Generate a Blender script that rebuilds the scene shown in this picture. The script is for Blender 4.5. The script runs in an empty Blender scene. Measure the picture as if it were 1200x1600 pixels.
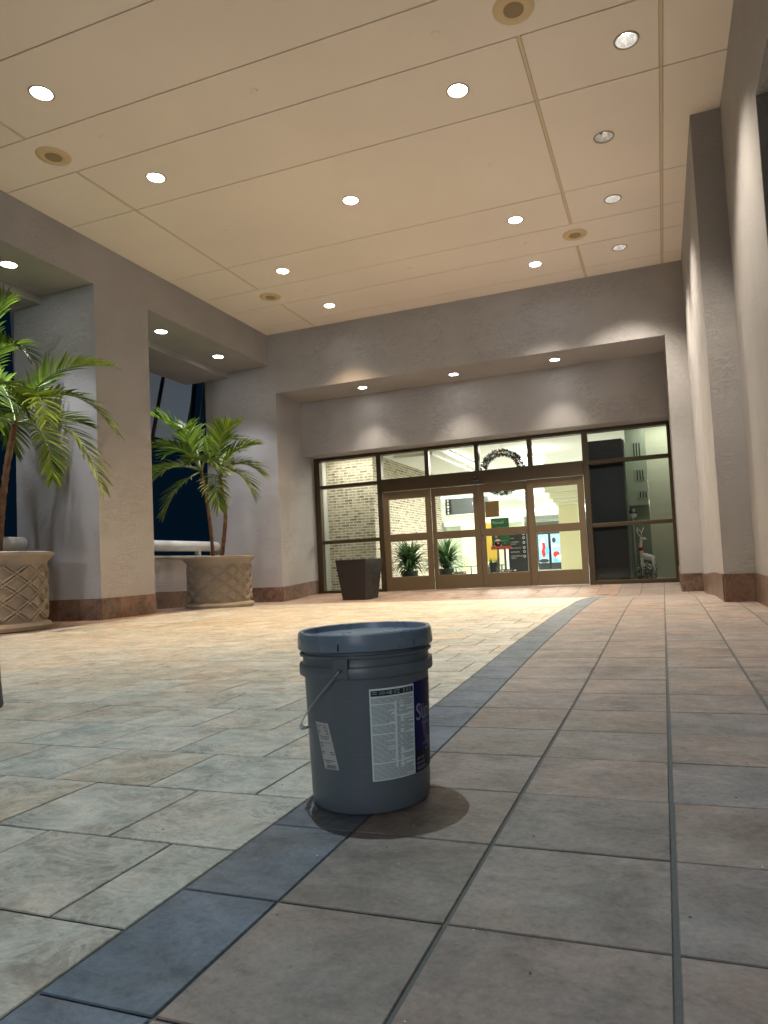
import bpy, bmesh, math, random
from mathutils import Vector, Matrix
random.seed(7)
R = math.radians
scene = bpy.context.scene
col = scene.collection

# ------------------------------------------------------------------ camera
cam_d = bpy.data.cameras.new("camera")
cam = bpy.data.objects.new("camera", cam_d); col.objects.link(cam)
CAM = Vector((0, 0, 0.52))
r_, u_, b_ = (0.94124, 0.334077, -0.049591), (0.065513, -0.036556, 0.997182), (0.331323, -0.941837, -0.056294)
m = Matrix(((r_[0], u_[0], b_[0], CAM.x), (r_[1], u_[1], b_[1], CAM.y), (r_[2], u_[2], b_[2], CAM.z), (0, 0, 0, 1)))
cam.matrix_world = m
cam_d.sensor_fit = 'VERTICAL'; cam_d.sensor_height = 36.0; cam_d.sensor_width = 27.0
cam_d.lens = 1065.91 / 1600 * 36.0
cam_d.shift_x = -58.2 / 1600; cam_d.shift_y = 21.3 / 1600
cam_d.clip_start = 0.05; cam_d.clip_end = 400
scene.camera = cam

# ------------------------------------------------------------------ world, exposure
world = bpy.data.worlds.new("World"); scene.world = world; world.use_nodes = True
bg = world.node_tree.nodes["Background"]
bg.inputs[0].default_value = (0.07, 0.42, 0.90, 1); bg.inputs[1].default_value = 0.009
scene.view_settings.view_transform = 'Standard'; scene.view_settings.look = 'None'
scene.view_settings.gamma = 1.0; scene.view_settings.exposure = 0.50
scene.render.engine = 'CYCLES'
scene.cycles.use_denoising = True
scene.cycles.max_bounces = 8; scene.cycles.diffuse_bounces = 5; scene.cycles.glossy_bounces = 3
scene.cycles.transparent_max_bounces = 12; scene.cycles.transmission_bounces = 4
scene.cycles.sample_clamp_indirect = 6.0
scene.cycles.caustics_reflective = False; scene.cycles.caustics_refractive = False

WARM = (1.0, 0.70, 0.405); MIDW = (1.0, 0.87, 0.70); COOL = (0.80, 0.96, 1.0); WHITE = (1.0, 0.95, 0.88)

# ------------------------------------------------------------------ materials
MATS = {}
def mat(name, color=(.5, .5, .5), rough=.6, metal=0.0, bump=None, var=None, spec=.5, emit=None, coord='Object'):
    """bump=(scale,strength,detail), var=(scale,amount)"""
    if name in MATS: return MATS[name]
    m = bpy.data.materials.new(name); m.use_nodes = True
    nt = m.node_tree; n = nt.nodes; l = nt.links
    p = n["Principled BSDF"]
    p.inputs["Base Color"].default_value = (*color, 1); p.inputs["Roughness"].default_value = rough
    p.inputs["Metallic"].default_value = metal; p.inputs["Specular IOR Level"].default_value = spec
    tc = n.new("ShaderNodeTexCoord")
    if var:
        t = n.new("ShaderNodeTexNoise"); t.inputs["Scale"].default_value = var[0]; t.inputs["Detail"].default_value = 6
        l.new(tc.outputs[coord], t.inputs["Vector"])
        mx = n.new("ShaderNodeMix"); mx.data_type = 'RGBA'
        a = [max(0, c * (1 - var[1])) for c in color]; b = [min(1, c * (1 + var[1])) for c in color]
        mx.inputs[6].default_value = (*a, 1); mx.inputs[7].default_value = (*b, 1)
        rp = n.new("ShaderNodeMapRange"); rp.inputs[1].default_value = .3; rp.inputs[2].default_value = .7
        l.new(t.outputs[0], rp.inputs[0]); l.new(rp.outputs[0], mx.inputs[0]); l.new(mx.outputs[2], p.inputs["Base Color"])
    if bump:
        t = n.new("ShaderNodeTexNoise"); t.inputs["Scale"].default_value = bump[0]; t.inputs["Detail"].default_value = bump[2]
        l.new(tc.outputs[coord], t.inputs["Vector"])
        bp = n.new("ShaderNodeBump"); bp.inputs["Strength"].default_value = bump[1]; bp.inputs["Distance"].default_value = .01
        l.new(t.outputs[0], bp.inputs["Height"]); l.new(bp.outputs[0], p.inputs["Normal"])
    if emit:
        p.inputs["Emission Color"].default_value = (*emit[:3], 1); p.inputs["Emission Strength"].default_value = emit[3]
    MATS[name] = m; return m

def stucco(name, color):
    """trowelled plaster: short ridges left by the trowel, fine grain"""
    m = mat(name, color, .85, var=(1.3, .07), coord='Object', spec=.25)
    nt = m.node_tree; n = nt.nodes; l = nt.links; p = n["Principled BSDF"]
    tc = n.new("ShaderNodeTexCoord")
    mp = n.new("ShaderNodeMapping"); mp.inputs["Scale"].default_value = (1, 1, 2.6)
    l.new(tc.outputs["Object"], mp.inputs[0])
    t1 = n.new("ShaderNodeTexNoise"); t1.inputs["Scale"].default_value = 11; t1.inputs["Detail"].default_value = 5; t1.inputs["Distortion"].default_value = 1.6
    l.new(mp.outputs[0], t1.inputs["Vector"])
    rm = n.new("ShaderNodeValToRGB")
    e = rm.color_ramp.elements; e[0].position = .50; e[0].color = (0, 0, 0, 1); e[1].position = .60; e[1].color = (0, 0, 0, 1)
    x = e.new(.55); x.color = (1, 1, 1, 1)
    l.new(t1.outputs[0], rm.inputs[0])
    msk = n.new("ShaderNodeTexNoise"); msk.inputs["Scale"].default_value = 1.6; msk.inputs["Detail"].default_value = 2
    l.new(tc.outputs["Object"], msk.inputs["Vector"])
    mr = n.new("ShaderNodeMapRange"); mr.inputs[1].default_value = .40; mr.inputs[2].default_value = .72
    l.new(msk.outputs[0], mr.inputs[0])
    mul = n.new("ShaderNodeMath"); mul.operation = 'MULTIPLY'; l.new(rm.outputs[0], mul.inputs[0]); l.new(mr.outputs[0], mul.inputs[1])
    t2 = n.new("ShaderNodeTexNoise"); t2.inputs["Scale"].default_value = 60; t2.inputs["Detail"].default_value = 4
    l.new(tc.outputs["Object"], t2.inputs["Vector"])
    b1 = n.new("ShaderNodeBump"); b1.inputs["Strength"].default_value = .62; b1.inputs["Distance"].default_value = .011
    b2 = n.new("ShaderNodeBump"); b2.inputs["Strength"].default_value = .55; b2.inputs["Distance"].default_value = .006
    l.new(mul.outputs[0], b1.inputs["Height"]); l.new(t2.outputs[0], b2.inputs["Height"])
    l.new(b2.outputs[0], b1.inputs["Normal"]); l.new(b1.outputs[0], p.inputs["Normal"])
    return m

def slate(name, tones, rough=.5, vein=(.8, .8, .75), bumpk=.5, stretch=(1, 1.5, 1), scale=5.0, veinamt=.35):
    """riven stone tile, a tone per tile"""
    m = bpy.data.materials.new(name); m.use_nodes = True; MATS[name] = m
    nt = m.node_tree; n = nt.nodes; l = nt.links; p = n["Principled BSDF"]
    p.inputs["Specular IOR Level"].default_value = .4
    geo = n.new("ShaderNodeNewGeometry"); tc = n.new("ShaderNodeTexCoord")
    ramp = n.new("ShaderNodeValToRGB"); e = ramp.color_ramp.elements
    ramp.color_ramp.interpolation = 'LINEAR'
    for i, t in enumerate(tones):
        pos = i / (len(tones) - 1)
        if i == 0: q = e[0]; q.position = 0
        elif i == len(tones) - 1: q = e[1] if len(e) == 2 else e[-1]; q.position = 1
        else: q = e.new(pos)
        q.color = (*t, 1)
    e[-1].color = (*tones[-1], 1)
    l.new(geo.outputs["Random Per Island"], ramp.inputs[0])
    # per tile offset of the stone figure
    off = n.new("ShaderNodeVectorMath"); off.operation = 'MULTIPLY_ADD'
    cmb = n.new("ShaderNodeCombineXYZ"); l.new(geo.outputs["Random Per Island"], cmb.inputs[0]); l.new(geo.outputs["Random Per Island"], cmb.inputs[1]); l.new(geo.outputs["Random Per Island"], cmb.inputs[2])
    l.new(cmb.outputs[0], off.inputs[0]); off.inputs[1].default_value = (37, 53, 91); l.new(tc.outputs["Object"], off.inputs[2])
    mp = n.new("ShaderNodeMapping"); mp.inputs["Scale"].default_value = stretch; mp.inputs["Rotation"].default_value = (0, 0, .5)
    l.new(off.outputs[0], mp.inputs[0])
    def noise(s, d, dist=0, rgh=.55):
        t = n.new("ShaderNodeTexNoise"); t.inputs["Scale"].default_value = s; t.inputs["Detail"].default_value = d
        t.inputs["Distortion"].default_value = dist; t.inputs["Roughness"].default_value = rgh
        l.new(mp.outputs[0], t.inputs["Vector"]); return t.outputs[0]
    big = noise(scale, 7, .5, .68); fine = noise(scale * 7, 9, .2, .74); vn = noise(scale * 1.3, 11, .9, .74)
    def rng(s, a, b, c, d):
        q = n.new("ShaderNodeMapRange"); q.inputs[1].default_value = a; q.inputs[2].default_value = b; q.inputs[3].default_value = c; q.inputs[4].default_value = d
        l.new(s, q.inputs[0]); return q.outputs[0]
    # brightness modulation
    mulv = n.new("ShaderNodeMix"); mulv.data_type = 'RGBA'; mulv.blend_type = 'MULTIPLY'; mulv.inputs[0].default_value = 1
    bw = rng(big, .34, .66, .62, 1.36); l.new(ramp.outputs[0], mulv.inputs[6])
    spk = n.new("ShaderNodeTexNoise"); spk.inputs["Scale"].default_value = 95; spk.inputs["Detail"].default_value = 5; spk.inputs["Roughness"].default_value = .7; l.new(off.outputs[0], spk.inputs["Vector"])
    bm2 = n.new("ShaderNodeMath"); bm2.operation = 'MULTIPLY'; l.new(bw, bm2.inputs[0]); l.new(rng(spk.outputs[0], .3, .7, .80, 1.20), bm2.inputs[1]); bw = bm2.outputs[0]
    g = n.new("ShaderNodeCombineColor"); l.new(bw, g.inputs[0]); l.new(bw, g.inputs[1]); l.new(bw, g.inputs[2]); l.new(g.outputs[0], mulv.inputs[7])
    # pale veins
    vr = n.new("ShaderNodeValToRGB"); ve = vr.color_ramp.elements
    ve[0].position = .44; ve[0].color = (0, 0, 0, 1); ve[1].position = .57; ve[1].color = (0, 0, 0, 1); q = ve.new(.505); q.color = (1, 1, 1, 1)
    l.new(vn, vr.inputs[0])
    vm = n.new("ShaderNodeMath"); vm.operation = 'MULTIPLY'; l.new(vr.outputs[0], vm.inputs[0]); l.new(rng(fine, .38, .58, .15, veinamt), vm.inputs[1])
    mx = n.new("ShaderNodeMix"); mx.data_type = 'RGBA'; l.new(vm.outputs[0], mx.inputs[0]); l.new(mulv.outputs[2], mx.inputs[6]); mx.inputs[7].default_value = (*vein, 1)
    # dark pits
    mx2 = n.new("ShaderNodeMix"); mx2.data_type = 'RGBA'; mx2.blend_type = 'MULTIPLY'
    l.new(rng(fine, .56, .68, 0, .38), mx2.inputs[0]); l.new(mx.outputs[2], mx2.inputs[6]); mx2.inputs[7].default_value = (.35, .34, .33, 1)
    # rusty/brown drift
    mx3 = n.new("ShaderNodeMix"); mx3.data_type = 'RGBA'; mx3.blend_type = 'MULTIPLY'
    dr = n.new("ShaderNodeTexNoise"); dr.inputs["Scale"].default_value = 1.3; dr.inputs["Detail"].default_value = 4; l.new(off.outputs[0], dr.inputs["Vector"])
    l.new(rng(dr.outputs[0], .45, .7, 0, .55), mx3.inputs[0]); l.new(mx2.outputs[2], mx3.inputs[6]); mx3.inputs[7].default_value = (1, .86, .72, 1)
    stn = n.new("ShaderNodeTexNoise"); stn.inputs["Scale"].default_value = 2.1; stn.inputs["Detail"].default_value = 7; stn.inputs["Roughness"].default_value = .7
    l.new(tc.outputs["Object"], stn.inputs["Vector"])
    mx4 = n.new("ShaderNodeMix"); mx4.data_type = 'RGBA'; mx4.blend_type = 'MULTIPLY'
    l.new(rng(stn.outputs[0], .52, .66, 0, .45), mx4.inputs[0]); l.new(mx3.outputs[2], mx4.inputs[6]); mx4.inputs[7].default_value = (.62, .60, .58, 1)
    cl = n.new("ShaderNodeTexNoise"); cl.inputs["Scale"].default_value = 3.6; cl.inputs["Detail"].default_value = 10; cl.inputs["Roughness"].default_value = .72; cl.inputs["Distortion"].default_value = .35
    l.new(off.outputs[0], cl.inputs["Vector"])
    hr_ = n.new("ShaderNodeValToRGB"); he = hr_.color_ramp.elements; he[0].position = .36; he[0].color = (.86, .92, .92, 1); he[1].position = .66; he[1].color = (1.14, 1.05, 1.0, 1)
    q = he.new(.5); q.color = (1, 1, 1, 1); l.new(cl.outputs[0], hr_.inputs[0])
    mx5 = n.new("ShaderNodeMix"); mx5.data_type = 'RGBA'; mx5.blend_type = 'MULTIPLY'; mx5.inputs[0].default_value = 1
    l.new(mx4.outputs[2], mx5.inputs[6]); l.new(hr_.outputs[0], mx5.inputs[7])
    l.new(mx5.outputs[2], p.inputs["Base Color"])
    l.new(rng(fine, .3, .7, rough - .12, rough + .15), p.inputs["Roughness"])
    b1 = n.new("ShaderNodeBump"); b1.inputs["Strength"].default_value = bumpk; b1.inputs["Distance"].default_value = .006; l.new(vn, b1.inputs["Height"])
    b2 = n.new("ShaderNodeBump"); b2.inputs["Strength"].default_value = bumpk * .6; b2.inputs["Distance"].default_value = .002; l.new(fine, b2.inputs["Height"])
    l.new(b1.outputs[0], b2.inputs["Normal"]); l.new(b2.outputs[0], p.inputs["Normal"])
    return m

M_wall = stucco("trowelled taupe stucco", (.375, .368, .375))
M_ceil = mat("cream ceiling panel", (.88, .82, .76), .8, bump=(90, .08, 3), var=(.6, .04), spec=.2)
M_ceilgap = mat("ceiling joint", (.40, .34, .25), .9)
M_tee = mat("ceiling tee strip", (.74, .62, .45), .6)
M_field = slate("grey beige slate", [(.36, .355, .32), (.40, .38, .335), (.35, .365, .34), (.39, .355, .305), (.37, .38, .355), (.35, .315, .27)], .46, vein=(.66, .68, .64), veinamt=.5, bumpk=.8)
M_walk = slate("brown grey slate", [(.200, .172, .166), (.222, .186, .172), (.192, .176, .170), (.224, .182, .168), (.196, .180, .184), (.236, .190, .172)], .50, vein=(.30, .27, .25), bumpk=.5, veinamt=.22)
M_border = slate("blue slate", [(.090, .120, .168), (.105, .130, .165), (.098, .128, .178), (.115, .136, .160)], .5, vein=(.24, .27, .29), bumpk=.5, veinamt=.25)
M_terra = slate("terracotta slate", [(.25, .18, .145), (.28, .20, .16), (.235, .175, .145), (.27, .205, .17)], .5, vein=(.5, .4, .33), bumpk=.3, veinamt=.15)
M_plinth = slate("brown skirting stone", [(.135, .085, .066), (.155, .10, .077), (.12, .082, .068), (.15, .105, .086)], .38, vein=(.42, .30, .24), bumpk=.1, stretch=(1, 1, 1), scale=4, veinamt=.3)
M_grout = mat("dark grout", (.10, .105, .105), .9, bump=(120, .3, 3))
M_asphalt = mat("asphalt", (.05, .05, .05), .9, bump=(60, .5, 4))
M_bronze = mat("bronze anodised frame", (.075, .055, .032), .38, metal=.55, var=(3, .1))
M_leaf_frame = mat("tan bronze door leaf", (.155, .113, .066), .45, metal=.3, var=(2, .08))
M_black = mat("black plastic", (.012, .012, .013), .45)
M_white = mat("white paint", (.78, .78, .75), .5)
M_trim = mat("white lamp trim", (.40, .35, .28), .45)
M_reflect = mat("lamp reflector", (.85, .85, .85), .15, metal=.9, bump=(25, .5, 2))
M_bulb = mat("lit lamp", (1, 1, 1), .5, emit=(1, .96, .9, 30))
M_bulbc = mat("cool lit lamp", (1, 1, 1), .5, emit=(.75, .85, 1, 30))
M_palereflect = mat("pale reflector", (.85, .80, .68), .3, var=(30, .5))
M_tan = mat("tan speaker trim", (.70, .56, .35), .6)
M_grille = mat("speaker grille", (.40, .31, .18), .7, bump=(300, .8, 1))
M_pot = mat("cast stone planter", (.33, .285, .24), .8, bump=(45, .35, 5), var=(4, .12), spec=.25)
M_soil = mat("soil", (.05, .035, .025), 1, bump=(30, 1, 4))
M_rail = mat("white bumper rail", (.50, .50, .49), .45, var=(5, .1))
M_ledge = mat("stone ledge cap", (.46, .42, .34), .6, var=(8, .15))
M_darkpot = mat("dark resin planter", (.022, .019, .019), .4, var=(2, .15), bump=(40, .05, 2))
M_trunk = mat("palm trunk", (.16, .085, .045), .85, bump=(14, .8, 4), var=(14, .45))
M_steel = mat("galvanised wire", (.55, .56, .55), .35, metal=.9)
M_bucket = mat("grey blue plastic", (.112, .138, .160), .36, var=(2.2, .06), bump=(14, .04, 3))
M_lid = mat("lid plastic", (.15, .20, .26), .22, var=(9, .09), bump=(10, .06, 3))
M_label = mat("printed paper label", (.74, .85, .87), .5)
M_ink = mat("label ink", (.13, .15, .16), .6)
M_inkblack = mat("black ink", (.01, .02, .022), .5)
M_blue = mat("dark blue label", (.003, .004, .085), .5, spec=.2)
M_navy = mat("navy label strip", (.002, .003, .018), .5, spec=.2)
M_lilac = mat("pale lettering", (.30, .30, .48), .6)
M_sticker = mat("shop sticker", (.50, .49, .48), .6)
M_blackmetal = mat("black metal", (.015, .015, .016), .5, metal=.3)
M_int_wall = mat("interior cream wall", (.80, .79, .70), .7)
M_int_ceil = mat("interior ceiling", (.86, .85, .79), .8)
M_int_floor = mat("polished mall floor", (.55, .55, .52), .12, var=(1.5, .1))
M_dpanel = mat("dark brown panel", (.014, .010, .009), .3, var=(1.2, .12))
M_screen = mat("grey screen frame", (.03, .03, .032), .4)

def scuffed(m, amount=.35, tone=(.32, .35, .37)):
    nt = m.node_tree; n = nt.nodes; l = nt.links; p = n["Principled BSDF"]
    tc = n.new("ShaderNodeTexCoord"); mp = n.new("ShaderNodeMapping"); mp.inputs["Scale"].default_value = (9, 9, 60); mp.inputs["Rotation"].default_value = (.3, .2, 0)
    l.new(tc.outputs["Object"], mp.inputs[0])
    t = n.new("ShaderNodeTexNoise"); t.inputs["Scale"].default_value = 2.4; t.inputs["Detail"].default_value = 9; t.inputs["Roughness"].default_value = .75; l.new(mp.outputs[0], t.inputs["Vector"])
    t2 = n.new("ShaderNodeTexNoise"); t2.inputs["Scale"].default_value = 9; t2.inputs["Detail"].default_value = 5; l.new(tc.outputs["Object"], t2.inputs["Vector"])
    a = n.new("ShaderNodeMapRange"); a.inputs[1].default_value = .58; a.inputs[2].default_value = .70; l.new(t.outputs[0], a.inputs[0])
    b = n.new("ShaderNodeMapRange"); b.inputs[1].default_value = .48; b.inputs[2].default_value = .66; b.inputs[4].default_value = amount; l.new(t2.outputs[0], b.inputs[0])
    mu = n.new("ShaderNodeMath"); mu.operation = 'MULTIPLY'; l.new(a.outputs[0], mu.inputs[0]); l.new(b.outputs[0], mu.inputs[1])
    old = p.inputs["Base Color"].links[0].from_socket
    mx = n.new("ShaderNodeMix"); mx.data_type = 'RGBA'; l.new(mu.outputs[0], mx.inputs[0]); l.new(old, mx.inputs[6]); mx.inputs[7].default_value = (*tone, 1)
    l.new(mx.outputs[2], p.inputs["Base Color"])
    r = n.new("ShaderNodeMapRange"); r.inputs[1].default_value = .35; r.inputs[2].default_value = .65; r.inputs[3].default_value = p.inputs["Roughness"].default_value - .05; r.inputs[4].default_value = p.inputs["Roughness"].default_value + .14
    l.new(t2.outputs[0], r.inputs[0]); l.new(r.outputs[0], p.inputs["Roughness"])
scuffed(M_bucket); scuffed(M_lid, .5); scuffed(M_rail, .5, (.25, .24, .22)); scuffed(M_darkpot, .3, (.10, .09, .085)); scuffed(M_leaf_frame, .25, (.07, .05, .03))
def leafmat(name, c1, c2):
    m = bpy.data.materials.new(name); m.use_nodes = True; MATS[name] = m
    nt = m.node_tree; n = nt.nodes; l = nt.links
    p = n["Principled BSDF"]; p.inputs["Roughness"].default_value = .38
    geo = n.new("ShaderNodeNewGeometry")
    mx = n.new("ShaderNodeMix"); mx.data_type = 'RGBA'; mx.inputs[6].default_value = (*c1, 1); mx.inputs[7].default_value = (*c2, 1)
    l.new(geo.outputs["Random Per Island"], mx.inputs[0]); l.new(mx.outputs[2], p.inputs["Base Color"])
    tr = n.new("ShaderNodeBsdfTranslucent"); l.new(mx.outputs[2], tr.inputs[0])
    sh = n.new("ShaderNodeMixShader"); sh.inputs[0].default_value = .35
    l.new(p.outputs[0], sh.inputs[1]); l.new(tr.outputs[0], sh.inputs[2]); l.new(sh.outputs[0], n["Material Output"].inputs[0])
    return m
M_palm = leafmat("palm leaf", (.028, .062, .010), (.19, .30, .025))
M_plant = leafmat("dracaena leaf", (.03, .08, .02), (.07, .15, .035))
M_fir = mat("fir needles", (.008, .035, .014), .95, spec=.05)

def glassmat():
    m = bpy.data.materials.new("clear glass"); m.use_nodes = True
    nt = m.node_tree; n = nt.nodes; l = nt.links
    t = n.new("ShaderNodeBsdfTransparent"); t.inputs[0].default_value = (.93, .96, .92, 1)
    g = n.new("ShaderNodeBsdfGlossy"); g.inputs["Roughness"].default_value = .0
    f = n.new("ShaderNodeFresnel"); f.inputs[0].default_value = 1.45
    s = n.new("ShaderNodeMixShader"); l.new(f.outputs[0], s.inputs[0]); l.new(t.outputs[0], s.inputs[1]); l.new(g.outputs[0], s.inputs[2])
    l.new(s.outputs[0], n["Material Output"].inputs[0]); return m
M_glass = glassmat()

def brickmat():
    m = bpy.data.materials.new("white washed brick"); m.use_nodes = True
    nt = m.node_tree; n = nt.nodes; l = nt.links; p = n["Principled BSDF"]; p.inputs["Roughness"].default_value = .85
    tc = n.new("ShaderNodeTexCoord"); sp = n.new("ShaderNodeSeparateXYZ"); l.new(tc.outputs["Object"], sp.inputs[0])
    ad = n.new("ShaderNodeMath"); l.new(sp.outputs[0], ad.inputs[0]); l.new(sp.outputs[1], ad.inputs[1])
    cb = n.new("ShaderNodeCombineXYZ"); l.new(ad.outputs[0], cb.inputs[0]); l.new(sp.outputs[2], cb.inputs[1])
    b = n.new("ShaderNodeTexBrick"); l.new(cb.outputs[0], b.inputs["Vector"])
    b.inputs["Scale"].default_value = 1; b.inputs["Brick Width"].default_value = .18; b.inputs["Row Height"].default_value = .056
    b.inputs["Mortar Size"].default_value = .009; b.inputs["Mortar Smooth"].default_value = .3; b.inputs["Bias"].default_value = -.1
    b.inputs["Color1"].default_value = (.50, .43, .31, 1); b.inputs["Color2"].default_value = (.13, .11, .08, 1); b.inputs["Mortar"].default_value = (.78, .72, .58, 1)
    no = n.new("ShaderNodeTexNoise"); no.inputs["Scale"].default_value = 9; no.inputs["Detail"].default_value = 5; l.new(cb.outputs[0], no.inputs["Vector"])
    mx = n.new("ShaderNodeMix"); mx.data_type = 'RGBA'; mr = n.new("ShaderNodeMapRange"); mr.inputs[1].default_value = .45; mr.inputs[2].default_value = .65; mr.inputs[4].default_value = .8
    l.new(no.outputs[0], mr.inputs[0]); l.new(mr.outputs[0], mx.inputs[0]); l.new(b.outputs[0], mx.inputs[6]); mx.inputs[7].default_value = (.66, .60, .47, 1)
    l.new(mx.outputs[2], p.inputs["Base Color"])
    bp = n.new("ShaderNodeBump"); bp.inputs["Distance"].default_value = .006; bp.invert = True; l.new(b.outputs[1], bp.inputs["Height"]); l.new(bp.outputs[0], p.inputs["Normal"])
    return m
M_brick = brickmat()

# ------------------------------------------------------------------ mesh helpers
class MB:
    def __init__(s): s.v = []; s.f = []
    def q(s, *pts):
        i = len(s.v); s.v += [tuple(p) for p in pts]; s.f.append(tuple(range(i, i + len(pts)))); return s
    def box(s, x0, x1, y0, y1, z0, z1):
        i = len(s.v)
        s.v += [(x0, y0, z0), (x1, y0, z0), (x1, y1, z0), (x0, y1, z0), (x0, y0, z1), (x1, y0, z1), (x1, y1, z1), (x0, y1, z1)]
        s.f += [tuple(i + k for k in f) for f in ((0, 3, 2, 1), (4, 5, 6, 7), (0, 1, 5, 4), (1, 2, 6, 5), (2, 3, 7, 6), (3, 0, 4, 7))]
        return s
    def hexa(s, P):   # 8 points, bottom 4 then top 4
        i = len(s.v); s.v += [tuple(p) for p in P]
        s.f += [tuple(i + k for k in f) for f in ((0, 3, 2, 1), (4, 5, 6, 7), (0, 1, 5, 4), (1, 2, 6, 5), (2, 3, 7, 6), (3, 0, 4, 7))]
        return s
    def lathe(s, prof, c=(0, 0, 0), seg=48, a0=0, a1=2 * math.pi, cap=False):
        i = len(s.v); full = abs(a1 - a0 - 2 * math.pi) < 1e-6; n = seg if full else seg + 1
        for r, z in prof:
            for k in range(n):
                a = a0 + (a1 - a0) * k / seg
                s.v.append((c[0] + r * math.cos(a), c[1] + r * math.sin(a), c[2] + z))
        for j in range(len(prof) - 1):
            for k in range(seg):
                k2 = (k + 1) % n if full else k + 1
                s.f.append((i + j * n + k, i + j * n + k2, i + (j + 1) * n + k2, i + (j + 1) * n + k))
        if cap:
            s.f.append(tuple(i + k for k in reversed(range(n)))); s.f.append(tuple(i + (len(prof) - 1) * n + k for k in range(n)))
        return s
    def tube(s, path, rad, seg=10, caps=True):
        P = [Vector(p) for p in path]; n = len(P); i = len(s.v)
        rr = rad if isinstance(rad, (list, tuple)) else [rad] * n
        up = Vector((.13, .21, 1)).normalized(); prev = None
        for k in range(n):
            t = (P[min(k + 1, n - 1)] - P[max(k - 1, 0)]).normalized()
            a = t.cross(up) if prev is None else prev - t * prev.dot(t)
            if a.length < 1e-4: a = t.cross(Vector((1, 0, 0)))
            a.normalize(); prev = a; b = t.cross(a)
            for j in range(seg):
                th = 2 * math.pi * j / seg; s.v.append(tuple(P[k] + (a * math.cos(th) + b * math.sin(th)) * rr[k]))
        for k in range(n - 1):
            for j in range(seg):
                j2 = (j + 1) % seg; s.f.append((i + k * seg + j, i + k * seg + j2, i + (k + 1) * seg + j2, i + (k + 1) * seg + j))
        if caps:
            s.f.append(tuple(i + j for j in reversed(range(seg)))); s.f.append(tuple(i + (n - 1) * seg + j for j in range(seg)))
        return s
    def sphere(s, c, r, seg=14, rings=8, sz=1):
        prof = [(max(1e-4, r * math.sin(math.pi * k / rings)), -r * sz * math.cos(math.pi * k / rings)) for k in range(rings + 1)]
        return s.lathe(prof, c, seg)
    def strip(s, L, Rr):
        i = len(s.v); n = len(L)
        for a, b in zip(L, Rr): s.v += [tuple(a), tuple(b)]
        for k in range(n - 1): s.f.append((i + 2 * k, i + 2 * k + 1, i + 2 * k + 3, i + 2 * k + 2))
        return s
    def build(s, name, m, parent=None, smooth=False, bevel=0, off=None):
        me = bpy.data.meshes.new(name)
        o = bpy.data.objects.new(name, me); col.objects.link(o)
        d = Vector((0, 0, 0))
        if parent is not None:
            o.parent = parent; p = parent
            while p is not None: d += p.location; p = p.parent
        if off is not None: d += Vector(off); o.location = Vector(off)
        me.from_pydata([(v[0] - d.x, v[1] - d.y, v[2] - d.z) for v in s.v], [], s.f)
        me.materials.append(m)
        if smooth:
            for p in me.polygons: p.use_smooth = True
        if smooth == 'auto':
            me.set_sharp_from_angle(angle=R(35))
        if bevel:
            bm = bmesh.new(); bm.from_mesh(me); bmesh.ops.remove_doubles(bm, verts=bm.verts, dist=1e-5); bmesh.ops.recalc_face_normals(bm, faces=bm.faces); bm.to_mesh(me); bm.free()
            md = o.modifiers.new("bevel", 'BEVEL'); md.width = bevel; md.segments = 2; md.limit_method = 'ANGLE'
        return o

def thing(name, loc, label, cat, group=None):
    o = bpy.data.objects.new(name, None); col.objects.link(o); o.location = loc
    o["label"] = label; o["category"] = cat
    if group: o["group"] = group
    return o
def tag(o, label, cat, group=None):
    o["label"] = label; o["category"] = cat
    if group: o["group"] = group
    return o
def struct(o): o["kind"] = "structure"; return o
def dup(root, loc, label, group=None, rotz=0):
    def cp(o, par):
        c = o.copy(); col.objects.link(c)
        if par is not None: c.parent = par
        for ch in list(o.children): cp(ch, c)
        return c
    r = cp(root, None); r.location = loc; r["label"] = label; r.rotation_euler = (0, 0, rotz)
    if group: r["group"] = group
    return r
def spot(parent, loc, power, color, half=47, blend=.35, rad=.04, name="lamp_light"):
    d = bpy.data.lights.new(name, 'SPOT'); d.energy = power; d.color = color; d.spot_size = R(2 * half); d.spot_blend = blend; d.shadow_soft_size = rad
    o = bpy.data.objects.new(name, d); col.objects.link(o); o.parent = parent; o.location = loc; return o
def textgeo(s, size, spacing=1.0):
    c = bpy.data.curves.new("t", 'FONT'); c.body = s; c.size = size; c.space_character = spacing; c.resolution_u = 4
    o = bpy.data.objects.new("t", c); col.objects.link(o)
    bpy.context.view_layer.update()
    dg = bpy.context.evaluated_depsgraph_get(); me = bpy.data.meshes.new_from_object(o.evaluated_get(dg))
    V = [tuple(v.co) for v in me.vertices]; F = [tuple(p.vertices) for p in me.polygons]
    bpy.data.objects.remove(o); bpy.data.curves.remove(c); bpy.data.meshes.remove(me)
    return V, F
def flat_text(mb, s, size, origin, sx=1.0):
    """text standing on the plane y = const, read from -y"""
    V, F = textgeo(s, size); i = len(mb.v)
    mb.v += [(origin[0] + v[0] * sx, origin[1], origin[2] + v[1]) for v in V]; mb.f += [tuple(i + k for k in f) for f in F]
    return mb

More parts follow.
